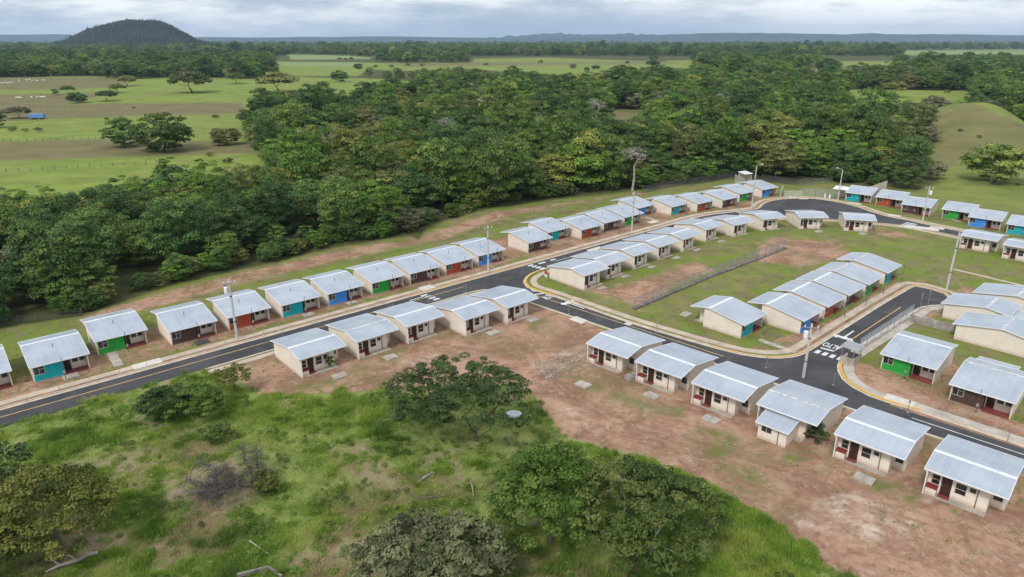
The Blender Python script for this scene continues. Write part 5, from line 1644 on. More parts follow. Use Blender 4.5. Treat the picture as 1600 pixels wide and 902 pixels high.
# foreground trees
FG = [
    # base px, name, args
    ((744, 688), "spreading_tree", dict(seed=21, rx=9.3, ry=6.4, rz=3.3, zc=5.0, nclump=225, per=95, crad=0.80, size=0.13, leaf="near_dark", bark="bark", trunk_r=0.27, fork=(-0.1, 0, 1.1), low=-0.55, flat=0.55, fill=0.38, rough=0.3, lean=(-1.9, 0.6), limbs=75), "wide dark green spreading tree with forked pale trunk between waste ground and bare lot"),
    ((858, 850), "broad_tree", dict(seed=22, rx=5.1, ry=4.8, rz=4.4, zc=5.0, nclump=210, per=92, crad=0.85, size=0.135, leaf="near_fresh", bark="bark", trunk_r=0.25, low=-0.6, flat=0.62, fill=0.25, rough=0.3, limbs=30), "dense fresh green tree at the edge of the waste ground, nearer the spreading tree"),
    ((1012, 886), "broad_tree", dict(seed=23, rx=4.9, ry=4.5, rz=4.3, zc=5.0, nclump=200, per=88, crad=0.85, size=0.145, leaf="near_mid", bark="palebark", trunk_r=0.22, low=-0.6, flat=0.62, fill=0.25, rough=0.4, limbs=30), "dense tree with olive patches beside the red earth edge"),
    ((676, 930), "broad_tree", dict(seed=24, rx=5.9, ry=5.0, rz=2.9, zc=3.2, nclump=150, per=95, crad=0.95, size=0.17, leaf="near_grey", bark="bark", trunk_r=0.2, low=-0.5, flat=0.6, fill=0.25, rough=0.35, limbs=26), "grey-olive tree cut by the bottom edge of the frame"),
    ((100, 868), "broad_tree", dict(seed=25, rx=5.2, ry=4.6, rz=3.6, zc=4.5, nclump=170, per=85, crad=0.9, size=0.13, leaf="near_gold", bark="bark", trunk_r=0.22, low=-0.5, flat=0.5, fill=0.3, rough=0.4, lean=(-0.8, 0), limbs=28), "yellow-tinged green tree at the corner of the waste ground above the grey fallen log"),
    ((-15, 815), "broad_tree", dict(seed=26, rx=3.6, ry=4.0, rz=3.8, zc=4.4, nclump=110, per=80, crad=0.85, size=0.14, leaf="near_dark", bark="bark", trunk_r=0.2, low=-0.6, flat=0.6, fill=0.25, limbs=20), "dark green tree cut by the frame edge behind the leafy corner tree"),
    ((-30, 905), "broad_tree", dict(seed=27, rx=3.4, ry=3.2, rz=2.4, zc=2.8, nclump=90, per=80, crad=0.75, size=0.15, leaf="near_gold", bark="bark", trunk_r=0.15, low=-0.6, flat=0.6, fill=0.25, limbs=18), "fresh green bush in the bottom corner of the waste ground"),
    ((262, 650), "shrub", dict(seed=28, rx=3.3, ry=2.6, rz=2.0, zc=1.9, nclump=90, per=70, crad=0.62, size=0.12, leaf="near_dark", bark="bark", trunk_r=0.1, low=-0.5, flat=0.55, fill=0.25, limbs=16), "dark green shrub by the street, the darker of the touching pair"),
    ((312, 650), "shrub", dict(seed=29, rx=3.2, ry=2.6, rz=1.8, zc=1.9, nclump=95, per=70, crad=0.6, size=0.12, leaf="near_fresh", bark="bark", trunk_r=0.1, low=-0.5, flat=0.5, fill=0.25, limbs=16), "brighter green shrub by the street, touching the dark one"),
    ((368, 614), "shrub", dict(seed=30, rx=2.3, ry=2.0, rz=1.2, zc=2.4, nclump=45, per=50, crad=0.5, size=0.11, leaf="near_gold", bark="bark", trunk_r=0.09, low=-0.5, flat=0.5, fill=0.3, limbs=14), "small open shrub on the road edge beside the first bare lot house"),
    ((417, 772), "shrub", dict(seed=31, rx=1.2, ry=1.1, rz=1.1, zc=1.2, nclump=40, per=55, crad=0.34, size=0.085, leaf="near_gold", bark="bark", trunk_r=0.06, low=-0.6, flat=0.7, fill=0.3, limbs=10), "small rounded yellow bush beside the dead brush"),
    ((1276, 690), "shrub", dict(seed=32, rx=1.25, ry=1.1, rz=1.0, zc=1.1, nclump=34, per=60, crad=0.36, size=0.09, leaf="near_dark", bark="bark", trunk_r=0.06, low=-0.7, flat=0.7, fill=0.3, limbs=8), "dark round bush against the lean-to of the fourth near-row house"),
    ((516, 573), "shrub", dict(seed=33, rx=0.8, ry=0.7, rz=0.8, zc=0.8, nclump=22, per=40, crad=0.28, size=0.09, leaf="near_fresh", bark="bark", trunk_r=0.04, low=-0.7, flat=0.8, fill=0.3, limbs=8), "small green bush at the back wall of the first bare lot house"),
    ((345, 688), "shrub", dict(seed=34, rx=1.9, ry=1.5, rz=1.0, zc=1.0, nclump=36, per=50, crad=0.42, size=0.1, leaf="near_mid", bark="bark", trunk_r=0.05, low=-0.6, flat=0.6, fill=0.3, limbs=8), "low blue-green bush above the dead brush"),
]
for q, nm, kw, lab in FG:
    t = make_tree(nm, **kw)
    g = G(*q); put(t, g.x, g.y, 0.0)
    tag(t, lab, "tree" if "tree" in nm else "shrub")

SHR = make_tree("pasture_shrub", 500, 1.6, 1.5, 0.9, 0.8, 26, 40, 0.5, 0.16, "olive", trunk_r=0.06, low=-0.8, flat=0.6, limbs=6)
for i, (q, sz) in enumerate([((209, 170), 0.8), ((167, 188), 0.9), ((337, 185), 1.3), ((255, 239), 0.6), ((328, 244), 0.9), ((357, 255), 1.1), ((587, 106), 2.6), ((612, 106), 3.0), ((637, 104), 3.2), ((531, 94), 3.4), ((540, 94), 2.8), ((549, 94), 3.6), ((660, 104), 3.0), ((760, 103), 3.0), ((845, 99), 3.4), ((980, 100), 3.2),
                             ((20, 205), 1.3), ((40, 206), 1.0), ((60, 205.5), 1.2), ((1300, 101), 3.0), ((1345, 102), 3.2), ((1385, 99), 2.6), ((1345, 146), 1.6), ((1480, 146), 1.8), ((1530, 215), 0.6), ((1575, 240), 0.5), ((1500, 205), 0.6), ((1510, 250), 0.5), ((1590, 290), 0.5)]):
    c = SHR if i == 0 else copy_tree(SHR)
    g = G(*q); put(c, g.x, g.y, i * 0.7, sz)
    tag(c, "low olive shrub growing by itself in open grassland", "shrub", "lone shrubs in open grassland")

# dead brush and fallen wood
def dead_brush(q, label):
    g = G(*q); rng = np.random.default_rng(9)
    root = empty("dead_tree", (g.x, g.y, float(terrain(g.x, g.y))))
    st = MB(); tw = MB()
    stems = [((1.9, 2.2, 0), (0.2, 4.6, 2.6)), ((2.6, 1.8, 0), (2.0, 4.0, 2.9)), ((1.6, 1.5, 0), (-3.4, 2.6, 2.0)), ((1.2, 1.0, 0), (-3.8, 0.6, 1.4)), ((0.6, 0.2, 0), (-2.6, -0.8, 1.0)), ((2.2, 1.2, 0), (3.4, 2.0, 1.6)), ((1.0, 0.6, 0), (-0.6, 2.4, 1.9)), ((0.3, -0.2, 0), (-1.6, 1.6, 1.5))]
    for a, b in stems:
        a = np.array(a); b = np.array(b)
        pts = [a + (b - a) * f + rng.normal(size=3) * 0.14 * (f > 0) for f in np.linspace(0, 1, 6)]
        st.tube(pts, np.linspace(0.13, 0.025, 6), 6)
        for f in np.linspace(0.25, 1, 12):
            p = a + (b - a) * f
            for _ in range(9):
                d = rng.normal(size=3) * np.array([1, 1, 0.55]); d = d / np.linalg.norm(d) * rng.uniform(0.5, 1.5)
                if p[2] + d[2] < 0.05: d[2] = abs(d[2]) * 0.3
                e = p + d
                tw.tube([p, p + d * 0.5 + rng.normal(size=3) * 0.08, e], [0.028, 0.018, 0.008], 3, False)
                for _ in range(2):
                    d2 = rng.normal(size=3) * 0.35
                    tw.tube([p + d * 0.6, p + d * 0.6 + d2], [0.013, 0.006], 3, False)
    for _ in range(420):
        p = np.array([rng.normal(-0.6, 1.9), rng.normal(-0.1, 1.3), rng.uniform(0.05, 0.9) ** 1.5])
        d = rng.normal(size=3) * np.array([0.6, 0.6, 0.25])
        tw.tube([p, p + d], [0.022, 0.008], 3, False)
    st.build("branch", M["greybark"], root); tw.build("twig", M["greybark"], root)["kind"] = "stuff"
    tag(root, label, "dead tree")


dead_brush((352, 775), "grey leafless fallen tree with tangled brush in the waste ground")


def log(name, pts, rads, mat, label, cat="log", branches=()):
    m = MB(); P = []
    for q in pts:
        g = G(q[0], q[1]); P.append(Vector((g.x, g.y, float(terrain(g.x, g.y)) + q[2])))
    m.tube(P, rads, 7)
    for b in branches:
        Q = []
        for q in b:
            g = G(q[0], q[1]); Q.append(Vector((g.x, g.y, float(terrain(g.x, g.y)) + q[2])))
        m.tube(Q, [0.09, 0.06, 0.03][:len(Q)], 6)
    return tag(m.build(name, mat), label, cat)


log("fallen_log", [(72, 897, 0.2), (95, 888, 0.3), (122, 881, 0.35), (140, 873, 0.45), (155, 869, 0.4)], [0.08, 0.13, 0.17, 0.2, 0.16], M["deadwood"], "forked grey fallen log under the leafy corner tree", "log", [[(97, 889, 0.3), (85, 883, 0.5), (76, 885, 0.6)], [(122, 881, 0.35), (110, 875, 0.5), (102, 876, 0.55)]])
log("fallen_log", [(652, 757, 0.12), (664, 748, 0.2), (678, 741, 0.25)], [0.12, 0.16, 0.1], M["deadwood"], "short grey fallen log in the long grass below the spreading tree")
log("dead_branch", [(735, 752, 0.1), (738, 765, 0.45), (740, 778, 0.2)], [0.05, 0.09, 0.05], M["deadwood"], "pale dead branch standing in the grass left of the dense tree")
log("white_pipe", [(390, 847, 0.15), (420, 868, 0.15)], [0.06, 0.06], M["concrete"], "straight white pipe lying in the grass near the bottom edge", "pipe")
log("dead_branch", [(628, 765, 0.1), (655, 782, 0.2), (700, 776, 0.15)], [0.04, 0.07, 0.04], M["greybark"], "thin dark branch on the ground under the spreading tree")
ru = MB(); c0 = G(420, 889)
for q in ((372, 906), (441, 904)):
    e = G(*q); d = e - c0; ln = d.length
    ru.rbox(((c0.x + e.x) / 2, (c0.y + e.y) / 2), ln / 2, 0.11, 0.3, math.atan2(d.y, d.x), c0.z - 0.02 + (0.001 if q[0] > 400 else 0))
tag(ru.build("foundation_ruin", M["darkstone"]), "broken concrete foundation corner at the bottom edge of the waste ground", "ruin")
# discarded white tub by the spreading tree
g = G(802, 652); tb = MB(); n = 14
prof = [(0.0, 0.02, 0.55), (0.45, 0.0, 0.8), (0.62, 0.35, 0.95), (0.6, 0.62, 1.0), (0.5, 0.64, 0.92), (0.42, 0.3, 0.8), (0.0, 0.22, 0.5)]
vs = []; 
for (r, z, e) in prof:
    for k in range(n):
        a = 2 * math.pi * k / n; vs.append((r * 1.5 * math.cos(a), r * 0.85 * math.sin(a), z))
fs = [(i * n + k, i * n + (k + 1) % n, (i + 1) * n + (k + 1) % n, (i + 1) * n + k) for i in range(len(prof) - 1) for k in range(n)]
tb.add(vs, fs); o = tb.build("discarded_tub", M["white_metal"], smooth=True); o.location = (g.x, g.y, float(terrain(g.x, g.y))); o.rotation_euler = (0.15, 0.1, 0.2)
tag(o, "white discarded tub in the grass under the spreading tree", "tub")

# ------------------------------------------------------------------ cattle, trailer, pasture fence
def make_cow():
    me = bpy.data.meshes.new("cow"); bm = bmesh.new()
    V = {}
    def v(k, co): V[k] = bm.verts.new(co)
    for k, co in dict(hip=(-0.75, 0, 1.15), mid=(-0.1, 0, 1.08), sho=(0.6, 0, 1.18), neck=(0.98, 0, 1.2), head=(1.35, 0, 0.95), muz=(1.6, 0, 0.75), tail=(-1.0, 0, 1.1), tail2=(-1.08, 0, 0.5)).items(): v(k, co)
    for s, y in (("l", 0.24), ("r", -0.24)):
        v("h1" + s, (-0.78, y, 0.85)); v("h2" + s, (-0.92, y, 0.48)); v("h3" + s, (-0.82, y, 0.03))
        v("f1" + s, (0.6, y, 0.8)); v("f2" + s, (0.64, y, 0.42)); v("f3" + s, (0.6, y, 0.03))
        v("e" + s, (1.25, y * 0.9, 1.1))
    E = [("hip", "mid"), ("mid", "sho"), ("sho", "neck"), ("neck", "head"), ("head", "muz"), ("hip", "tail"), ("tail", "tail2")]
    for s in "lr": E += [("hip", "h1" + s), ("h1" + s, "h2" + s), ("h2" + s, "h3" + s), ("sho", "f1" + s), ("f1" + s, "f2" + s), ("f2" + s, "f3" + s), ("head", "e" + s)]
    for a, b in E: bm.edges.new((V[a], V[b]))
    bm.verts.index_update()
    names = {V[k].index: k for k in V}
    bm.to_mesh(me); bm.free()
    o = bpy.data.objects.new("cow", me); COL.objects.link(o)
    md = o.modifiers.new("s", "SKIN"); sm = o.modifiers.new("u", "SUBSURF"); sm.levels = 1; sm.render_levels = 1
    R = dict(hip=0.36, mid=0.40, sho=0.36, neck=0.22, head=0.17, muz=0.11, tail=0.05, tail2=0.04)
    for i, sv in enumerate(me.skin_vertices[0].data):
        k = names[i]; r = R.get(k, {"h": {"1": 0.17, "2": 0.09, "3": 0.07}, "f": {"1": 0.14, "2": 0.08, "3": 0.07}, "e": {"l": 0.05, "r": 0.05}}.get(k[0], {}).get(k[1], 0.1))
        sv.radius = (r, r); sv.use_root = (k == "hip")
    dg = bpy.context.evaluated_depsgraph_get()
    m2 = bpy.data.meshes.new_from_object(o.evaluated_get(dg)); bpy.data.objects.remove(o)
    m2.materials.clear(); m2.materials.append(M["hide"])
    o = bpy.data.objects.new("cow", m2); COL.objects.link(o)
    return o


COW0 = make_cow()
COWS = [(0, 131), (4, 132), (8, 131), (12, 132), (14, 131), (18, 130.5), (30, 127.5), (42, 127), (47, 126), (51, 128), (58, 127.8), (68, 127.2), (40, 120.4), (47, 119.8), (80, 119.4), (27, 155), (31, 155.2), (50, 154), (59, 153.8), (66, 154.4), (69, 154)]
for i, q in enumerate(COWS):
    c = COW0 if i == 0 else COW0.copy()
    if i: COL.objects.link(c)
    g = G(*q); c.location = (g.x, g.y, 0); c.rotation_euler = (0, 0, rnd.uniform(0, 6.3)); c.scale = (1.25,) * 3
    far = q[1] < 122; mid_ = q[1] < 140
    lab = "white cow grazing at the far edge of the pasture by the wood" if far else "white cow grazing in the loose herd beyond the dark pasture trees" if mid_ else "white cow grazing on the pale strip above the blue trailer"
    tag(c, lab, "cow", lab.replace("white cow grazing", "white cows"))

g = G(59, 186.5); tr = empty("livestock_trailer", (g.x, g.y, 0), 0.05)
m = MB(); m.box(-3.9, 3.9, -1.2, 1.2, 0.85, 2.75); 
for i in range(9): m.box(-3.8 + i * 0.95, -3.7 + i * 0.95, -1.25, -1.201, 0.9, 2.7)
m.build("body", M["blue_sheet"], tr)
MB().prism_x([(-1.3, 2.76), (0, 3.0), (1.3, 2.76)], -4.0, 4.0).build("roof", M["blue_sheet"], tr)
for x in (-2.4, -1.3, 2.2):
    for y in (-1.0, 1.0): MB().tube([(x, y - 0.14, 0.48), (x, y + 0.14, 0.48)], 0.48, 12).build("wheel", M["rubber"], tr)
MB().box(3.9, 5.2, -0.08, 0.08, 0.7, 0.85).build("drawbar", M["darksteel"], tr)
MB().box(-3.8, 3.8, -1.0, 1.0, 0.66, 0.85).build("chassis", M["darksteel"], tr)
tag(tr, "blue roofed livestock trailer parked in the pasture", "trailer")


def pasture_fence(a, b, n, label, hgt=1.3):
    A, B = G(*a), G(*b); r = empty("pasture_fence"); rr = random.Random(n)
    for i in range(n + 1):
        c = A.lerp(B, i / n)
        MB().tube([(c.x, c.y, 0), (c.x + rr.uniform(-0.08, 0.08), c.y, hgt * rr.uniform(0.85, 1.15))], rr.uniform(0.08, 0.13), 5).build("post", M["wood"], r)
    w = MB()
    for z in (0.5, 0.85, 1.15): w.tube([(A.x, A.y, z), (B.x, B.y, z)], 0.012, 3)
    w.build("wire", M["darksteel"], r)
    tag(r, label, "fence")


pasture_fence((10, 269), (245, 256), 13, "row of wooden fence posts across the nearest pasture")
pasture_fence((-20, 223), (330, 211), 30, "row of small fence posts along the brown pasture strip")
pasture_fence((20, 167), (370, 163), 40, "far row of fence posts above the blue trailer")

# ------------------------------------------------------------------ long grass, weeds and stones on the waste ground
def in_ground(px_, py_): return G(px_, py_)


def grass_field():
    rng = np.random.default_rng(77)
    n = 150000
    qx = rng.uniform(-120, 1420, n); qy = rng.uniform(575, 985, n)
    v = (qy - CY) / F; t = H / (SP + v * CP)
    X = (qx - CX) / F * t; Y = t * (CP - v * SP)
    # ragged outline
    ok = inpoly(qx + (vnoise(X, Y, 1.6, 5) - 0.5) * 26, qy + (vnoise(X, Y, 1.3, 6) - 0.5) * 22, P_LUSH)
    X, Y, qx, qy = X[ok], Y[ok], qx[ok], qy[ok]
    f = 0.55 * vnoise(X, Y, 4.5, 1) + 0.3 * vnoise(X, Y, 1.7, 2) + 0.15 * vnoise(X, Y, 0.7, 3)
    dry = np.zeros(len(X))
    for P in P_DRY: dry = np.maximum(dry, smooth01(sdist(qx + (vnoise(X, Y, 2.0, 8) - 0.5) * 60, qy + (vnoise(X, Y, 1.8, 9) - 0.5) * 50, P), 18))
    tall = np.zeros(len(X))
    for P in ([(340, 600), (600, 612), (620, 640), (590, 690), (420, 665), (350, 640)], [(1090, 760), (1180, 800), (1290, 880), (1350, 930), (1180, 960), (1100, 880)], [(40, 690), (330, 590), (350, 610), (240, 690), (60, 730)], [(-200, 715), (0, 664), (225, 602), (326, 576), (340, 592), (230, 618), (0, 688)], [(840, 650), (960, 705), (940, 730), (840, 690)]):
        tall = np.maximum(tall, smooth01(sdist(qx, qy, P), 18))
    keep = rng.random(len(X)) < np.clip((f - 0.26) * 4.4 + 0.35 * tall - 0.42 * dry, 0.14, 1.0)
    X, Y, f, dry, tall = X[keep], Y[keep], f[keep], dry[keep], tall[keep]
    k = len(X); per = 11
    clump = np.clip((vnoise(X, Y, 1.3, 11) - 0.55) * 5, 0, 1)
    hgt = np.clip(0.10 + 0.30 * np.clip(f - 0.3, 0, 1) + 0.42 * tall * vnoise(X, Y, 1.5, 12) + 0.26 * clump - 0.08 * dry, 0.07, 0.95) * rng.uniform(0.6, 1.4, k)
    N = k * per
    bx = np.repeat(X, per) + rng.normal(size=N) * 0.17; by = np.repeat(Y, per) + rng.normal(size=N) * 0.17
    bz = terrain(bx, by)
    hh = np.repeat(hgt, per) * rng.uniform(0.5, 1.15, N)
    a = rng.uniform(0, 6.283, N); lean = hh * rng.uniform(0.25, 1.0, N)
    ww = rng.uniform(0.012, 0.026, N) * (0.8 + np.repeat(hgt, per))
    dx, dy = np.cos(a), np.sin(a)
    V = np.empty((N, 3, 3))
    V[:, 0] = np.stack([bx - dy * ww, by + dx * ww, bz], 1); V[:, 1] = np.stack([bx + dy * ww, by - dx * ww, bz], 1)
    V[:, 2] = np.stack([bx + dx * lean, by + dy * lean, bz + hh], 1)
    pt = 0.10 + 0.75 * vnoise(X, Y, 5.5, 21) + 0.35 * (vnoise(X, Y, 1.6, 22) - 0.5) - 0.25 * clump
    straw = np.clip((vnoise(X, Y, 6.5, 31) - 0.56) * 2.2 + (vnoise(X, Y, 1.1, 32) - 0.5) * 0.9 + 0.6 * dry - 0.9 * tall - 0.5 * clump, 0, 0.9)
    tint = np.clip(np.repeat(pt, per) + rng.normal(size=N) * 0.14, 0, 1)
    st = np.clip(np.repeat(straw, per) + rng.normal(size=N) * 0.12, 0, 1)
    o = np_mesh("long_grass", V.reshape(-1, 3), np.arange(N * 3).reshape(N, 3), M["blades"], {"tint": ("F", np.repeat(tint, 3)), "straw": ("F", np.repeat(st, 3))})
    tag(o, "rank green and straw coloured grass over the waste ground in front", "grass", None, "stuff")
    # broad-leaved weeds in clumps
    n = 1500
    qx = rng.uniform(-60, 1380, n); qy = rng.uniform(590, 950, n)
    v = (qy - CY) / F; t = H / (SP + v * CP); X = (qx - CX) / F * t; Y = t * (CP - v * SP)
    ok = inpoly(qx, qy, P_LUSH) & (vnoise(X, Y, 5.0, 41) + 0.3 * rng.random(n) > 0.62)
    X, Y = X[ok], Y[ok]
    C = np.stack([X, Y, terrain(X, Y) + 0.12], 1)
    Vv, Q, T = foliage(rng, C, 0.42, 60, 0.07, 0.8)
    Vv[:, 2] = np.maximum(Vv[:, 2], 0.01)
    o = np_mesh("undergrowth", Vv, Q, LEAF["fresh"], {"tint": ("F", T)})
    tag(o, "low broad-leaved weeds in clumps among the grass", "weeds", None, "stuff")
    n = 2600
    qx = rng.uniform(-60, 1380, n); qy = rng.uniform(580, 940, n)
    v = (qy - CY) / F; t = H / (SP + v * CP); X = (qx - CX) / F * t; Y = t * (CP - v * SP)
    ok = inpoly(qx, qy, P_LUSH) & (vnoise(X, Y, 3.2, 51) > 0.60)
    for P in P_DRY: ok &= ~inpoly(qx, qy, P)
    X, Y = X[ok], Y[ok]
    hz_ = rng.uniform(0.15, 0.55, len(X))
    C = np.stack([X, Y, terrain(X, Y) + hz_], 1)
    Vv, Q, T = foliage(rng, C, 0.34, 46, 0.075, 0.9)
    Vv[:, 2] = np.maximum(Vv[:, 2], 0.01)
    o = np_mesh("scrub", Vv, Q, LEAF["mid"], {"tint": ("F", T)})
    tag(o, "knee-high green scrub in drifts over the waste ground", "scrub", None, "stuff")


grass_field()


def weeds():
    """low tufts on lots and lawn"""
    rng = np.random.default_rng(78)
    n = 42000
    qx = rng.uniform(-40, 1660, n); qy = rng.uniform(330, 902, n)
    v = (qy - CY) / F; t = H / (SP + v * CP)
    X = (qx - CX) / F * t; Y = t * (CP - v * SP)
    inset = inpoly(qx, qy, P_SETTLE) & ~inpoly(qx, qy, P_LUSH)
    # keep off houses, roads and walks
    for h in [o for o in bpy.data.objects if o.name.startswith("bungalow")]:
        a = h.rotation_euler.z; dx = X - h.location.x; dy = Y - h.location.y
        lx = dx * math.cos(a) + dy * math.sin(a); ly = -dx * math.sin(a) + dy * math.cos(a)
        inset &= ~((lx > -0.1) & (lx < W + 0.1) & (ly > -0.4) & (ly < 9.0))
    T = X * E41[0] + Y * E41[1]; S = X * N41[0] + Y * N41[1]
    inset &= ~((S > S_LO - 2.2) & (S < S_HI + 2.8) & (T < 155)); inset &= ~((T > t2lo(S) - 0.8) & (T < t2hi(S) + 2.8) & (S < 92))
    for P in ([(q[0], q[1]) for q in ((1100, 520), (1240, 545), (1300, 515), (1400, 440), (1440, 430), (1500, 465), (1430, 500), (1345, 555), (1330, 590), (1420, 635), (1440, 660), (1300, 640), (1100, 550))], [(1100, 350), (1190, 305), (1300, 300), (1440, 335), (1640, 380), (1640, 405), (1400, 360), (1200, 352)]):
        inset &= ~inpoly(qx, qy, P)
    f = np.sin(X * 0.23 + 2.0) * np.cos(Y * 0.31) + 0.7 * np.sin(X * 0.7 + Y * 0.5 + 1) + 0.6 * np.sin(X * 1.9) * np.cos(Y * 1.7)
    dirt = np.zeros(n)
    for P in P_DIRT: dirt = np.maximum(dirt, inpoly(qx, qy, P).astype(float))
    keep = inset & (rng.random(n) < np.where(dirt > 0, np.clip(-0.12 + 0.30 * f, 0.03, 1), np.clip(0.35 + 0.35 * f, 0.05, 1)))
    X, Y = X[keep], Y[keep]; k = len(X); per = 9; N = k * per
    bx = np.repeat(X, per) + rng.normal(size=N) * 0.16; by = np.repeat(Y, per) + rng.normal(size=N) * 0.16; bz = np.zeros(N)
    hh = np.repeat(rng.uniform(0.07, 0.24, k), per) * rng.uniform(0.5, 1.2, N)
    a = rng.uniform(0, 6.283, N); ln = hh * rng.uniform(0.3, 1.0, N); ww = rng.uniform(0.02, 0.05, N); dx, dy = np.cos(a), np.sin(a)
    V = np.empty((N, 3, 3))
    V[:, 0] = np.stack([bx - dy * ww, by + dx * ww, bz], 1); V[:, 1] = np.stack([bx + dy * ww, by - dx * ww, bz], 1); V[:, 2] = np.stack([bx + dx * ln, by + dy * ln, bz + hh], 1)
    tint = np.clip(np.repeat(rng.uniform(0.1, 0.9, k), per) + rng.normal(size=N) * 0.1, 0, 1)
    o = np_mesh("weeds", V.reshape(-1, 3), np.arange(N * 3).reshape(N, 3), M["blades"], {"tint": ("F", np.repeat(tint * 0.7, 3)), "straw": ("F", np.repeat(np.repeat(np.clip(rng.normal(0.25, 0.25, k), 0, 1), per), 3))})
    tag(o, "low weeds and turf tufts over the house lots", "weeds", None, "stuff")


weeds()


def stones():
    rng = np.random.default_rng(79)
    V, Q = [], []
    def scatter(poly, n, smin, smax):
        xs = [p[0] for p in poly]; ys = [p[1] for p in poly]
        c = 0
        while c < n:
            qx, qy = rng.uniform(min(xs), max(xs)), rng.uniform(min(ys), max(ys))
            if not inpoly(np.array([qx]), np.array([qy]), poly)[0]: c += 0.2; continue
            g = G(qx, qy); s = rng.uniform(smin, smax) * (0.6 + rng.random() ** 3)
            b = len(V)
            d = np.array([(1, 0, 0), (-1, 0, 0), (0, 1, 0), (0, -1, 0), (0, 0, 0.8), (0, 0, -0.4)]) * s * rng.uniform(0.6, 1.3, (6, 1))
            a = rng.uniform(0, 6.28); ca, sa = math.cos(a), math.sin(a)
            for q in d: V.append((g.x + q[0] * ca - q[1] * sa, g.y + q[0] * sa + q[1] * ca, g.z + q[2] + s * 0.15))
            for f in ((0, 2, 4), (2, 1, 4), (1, 3, 4), (3, 0, 4), (2, 0, 5), (1, 2, 5), (3, 1, 5), (0, 3, 5)): Q.append([b + i for i in f])
            c += 1
    scatter([(838, 565), (900, 545), (965, 528), (985, 545), (905, 582), (850, 597)], 420, 0.05, 0.16)
    scatter(P_DIRT[0], 520, 0.03, 0.10)
    scatter(P_DIRT[1], 260, 0.04, 0.13)
    scatter(P_DIRT[3], 240, 0.04, 0.14)
    scatter(P_DIRT[2], 160, 0.05, 0.16)
    scatter([(155, 745), (180, 738), (240, 715), (250, 735), (180, 760)], 60, 0.06, 0.2)
    for poly in ([(885, 622), (915, 625), (915, 642), (888, 640)], [(1070, 670), (1100, 675), (1100, 690), (1072, 688)], [(1070, 700), (1105, 705), (1100, 722), (1068, 718)], [(1135, 690), (1160, 694), (1158, 706), (1136, 702)], [(690, 560), (730, 565), (720, 580), (685, 575)], [(560, 590), (600, 585), (600, 600), (565, 603)]): scatter(poly, 40, 0.03, 0.13)
    v0, q0 = len(V), len(Q)
    o = np_mesh("rubble", np.array(V), np.array(Q), M["stone"])
    tag(o, "pale stones and rubble strewn over the red earth", "rubble", None, "stuff")
    V.clear(); Q.clear()
    scatter([(838, 568), (890, 548), (940, 532), (930, 552), (890, 578), (852, 594)], 700, 0.05, 0.15)
    o = np_mesh("gravel", np.array(V), np.array(Q), M["sidewalk_grey"])
    tag(o, "strip of pale gravel along the earth bank beside the first near-row house", "gravel", None, "stuff")


stones()

# ------------------------------------------------------------------ hills on the horizon
def mat_hill(name, lo, hi, sc):
    t = NT(name)
    n = t.noise(sc, 6, 0.7, t.geo()); n2 = t.noise(sc * 6, 4, 0.7, t.geo())
    f = t.math("ADD", t.math("MULTIPLY", n, 0.5), t.math("MULTIPLY", n2, 0.5))
    t.bsdf(t.mix(t.ramp(f, 0.35, 0.65), lo, hi), 1.0, 0, 0.0)
    return t.m


M["hill"] = mat_hill("wooded_hill", (0.018, 0.028, 0.020), (0.055, 0.055, 0.034), 0.016)
M["ridge"] = mat_hill("far_ridge", (0.035, 0.045, 0.025), (0.07, 0.08, 0.045), 0.002)


def hill():
    Y0 = 3600.0
    k = Y0 / F / 1.0645
    # outline of the wooded hill in the photo: pixel x, pixels above the foot
    prof = [(60, 0), (85, 4), (100, 8), (115, 13), (130, 20), (145, 25), (160, 28), (178, 32), (195, 35), (210, 36.5), (225, 36), (240, 35.5), (255, 34.5), (265, 31), (280, 24), (295, 16), (310, 8), (330, 3), (350, 0)]
    xs = np.array([(a - CX) * k for a, _ in prof]); hs = np.array([b * 1.05 * k for _, b in prof])
    gx = np.linspace(xs[0], xs[-1], 260); gy = np.linspace(-420, 420, 120)
    XX, YY = np.meshgrid(gx, gy)
    hh = np.interp(XX, xs, hs) * np.clip(1 - (YY / 420.0) ** 2, 0, 1) ** 0.8
    rng = np.random.default_rng(4)
    bump = rng.normal(size=XX.shape)
    ZZ = hh + np.where(hh > 3, np.abs(bump) * 8.0, 0)
    V = np.stack([(XX * (YY + Y0) / Y0).ravel(), (YY + Y0).ravel(), ZZ.ravel() - 0.5], 1)
    R, C = XX.shape
    i = np.arange((R - 1) * C).reshape(R - 1, C)[:, :-1].ravel()
    o = np_mesh("hill", V, np.stack([i, i + 1, i + C + 1, i + C], 1), M["hill"], smooth=False)
    tag(o, kind="structure")


hill()


def ridge(name, Y0, prof, depth=900.0, seed=1, rough=6.0):
    k = Y0 / F / 1.0645
    xs = np.array([(a - CX) * k for a, _ in prof]); hs = np.array([b * k for _, b in prof])
    gx = np.linspace(xs[0], xs[-1], 420); gy = np.linspace(0, 1, 9)
    rng = np.random.default_rng(seed)
    XX, TT = np.meshgrid(gx, gy)
    cross = np.interp(TT, [0, 0.35, 0.5, 0.75, 1], [0, 0.55, 1.0, 0.95, 0])
    wig = np.interp(gx, gx[::6], rng.normal(size=len(gx[::6])) * rough)
    ZZ = (np.interp(XX, xs, hs) + wig[None, :] * (np.interp(XX, xs, hs) > 5)) * cross
    ZZ = np.maximum(ZZ, 0) - 0.5
    V = np.stack([XX.ravel(), (Y0 + TT * depth).ravel(), ZZ.ravel()], 1)
    R, C = XX.shape
    i = np.arange((R - 1) * C).reshape(R - 1, C)[:, :-1].ravel()
    o = np_mesh(name, V, np.stack([i, i + 1, i + C + 1, i + C], 1), M["ridge"], smooth=True)
    tag(o, kind="structure")


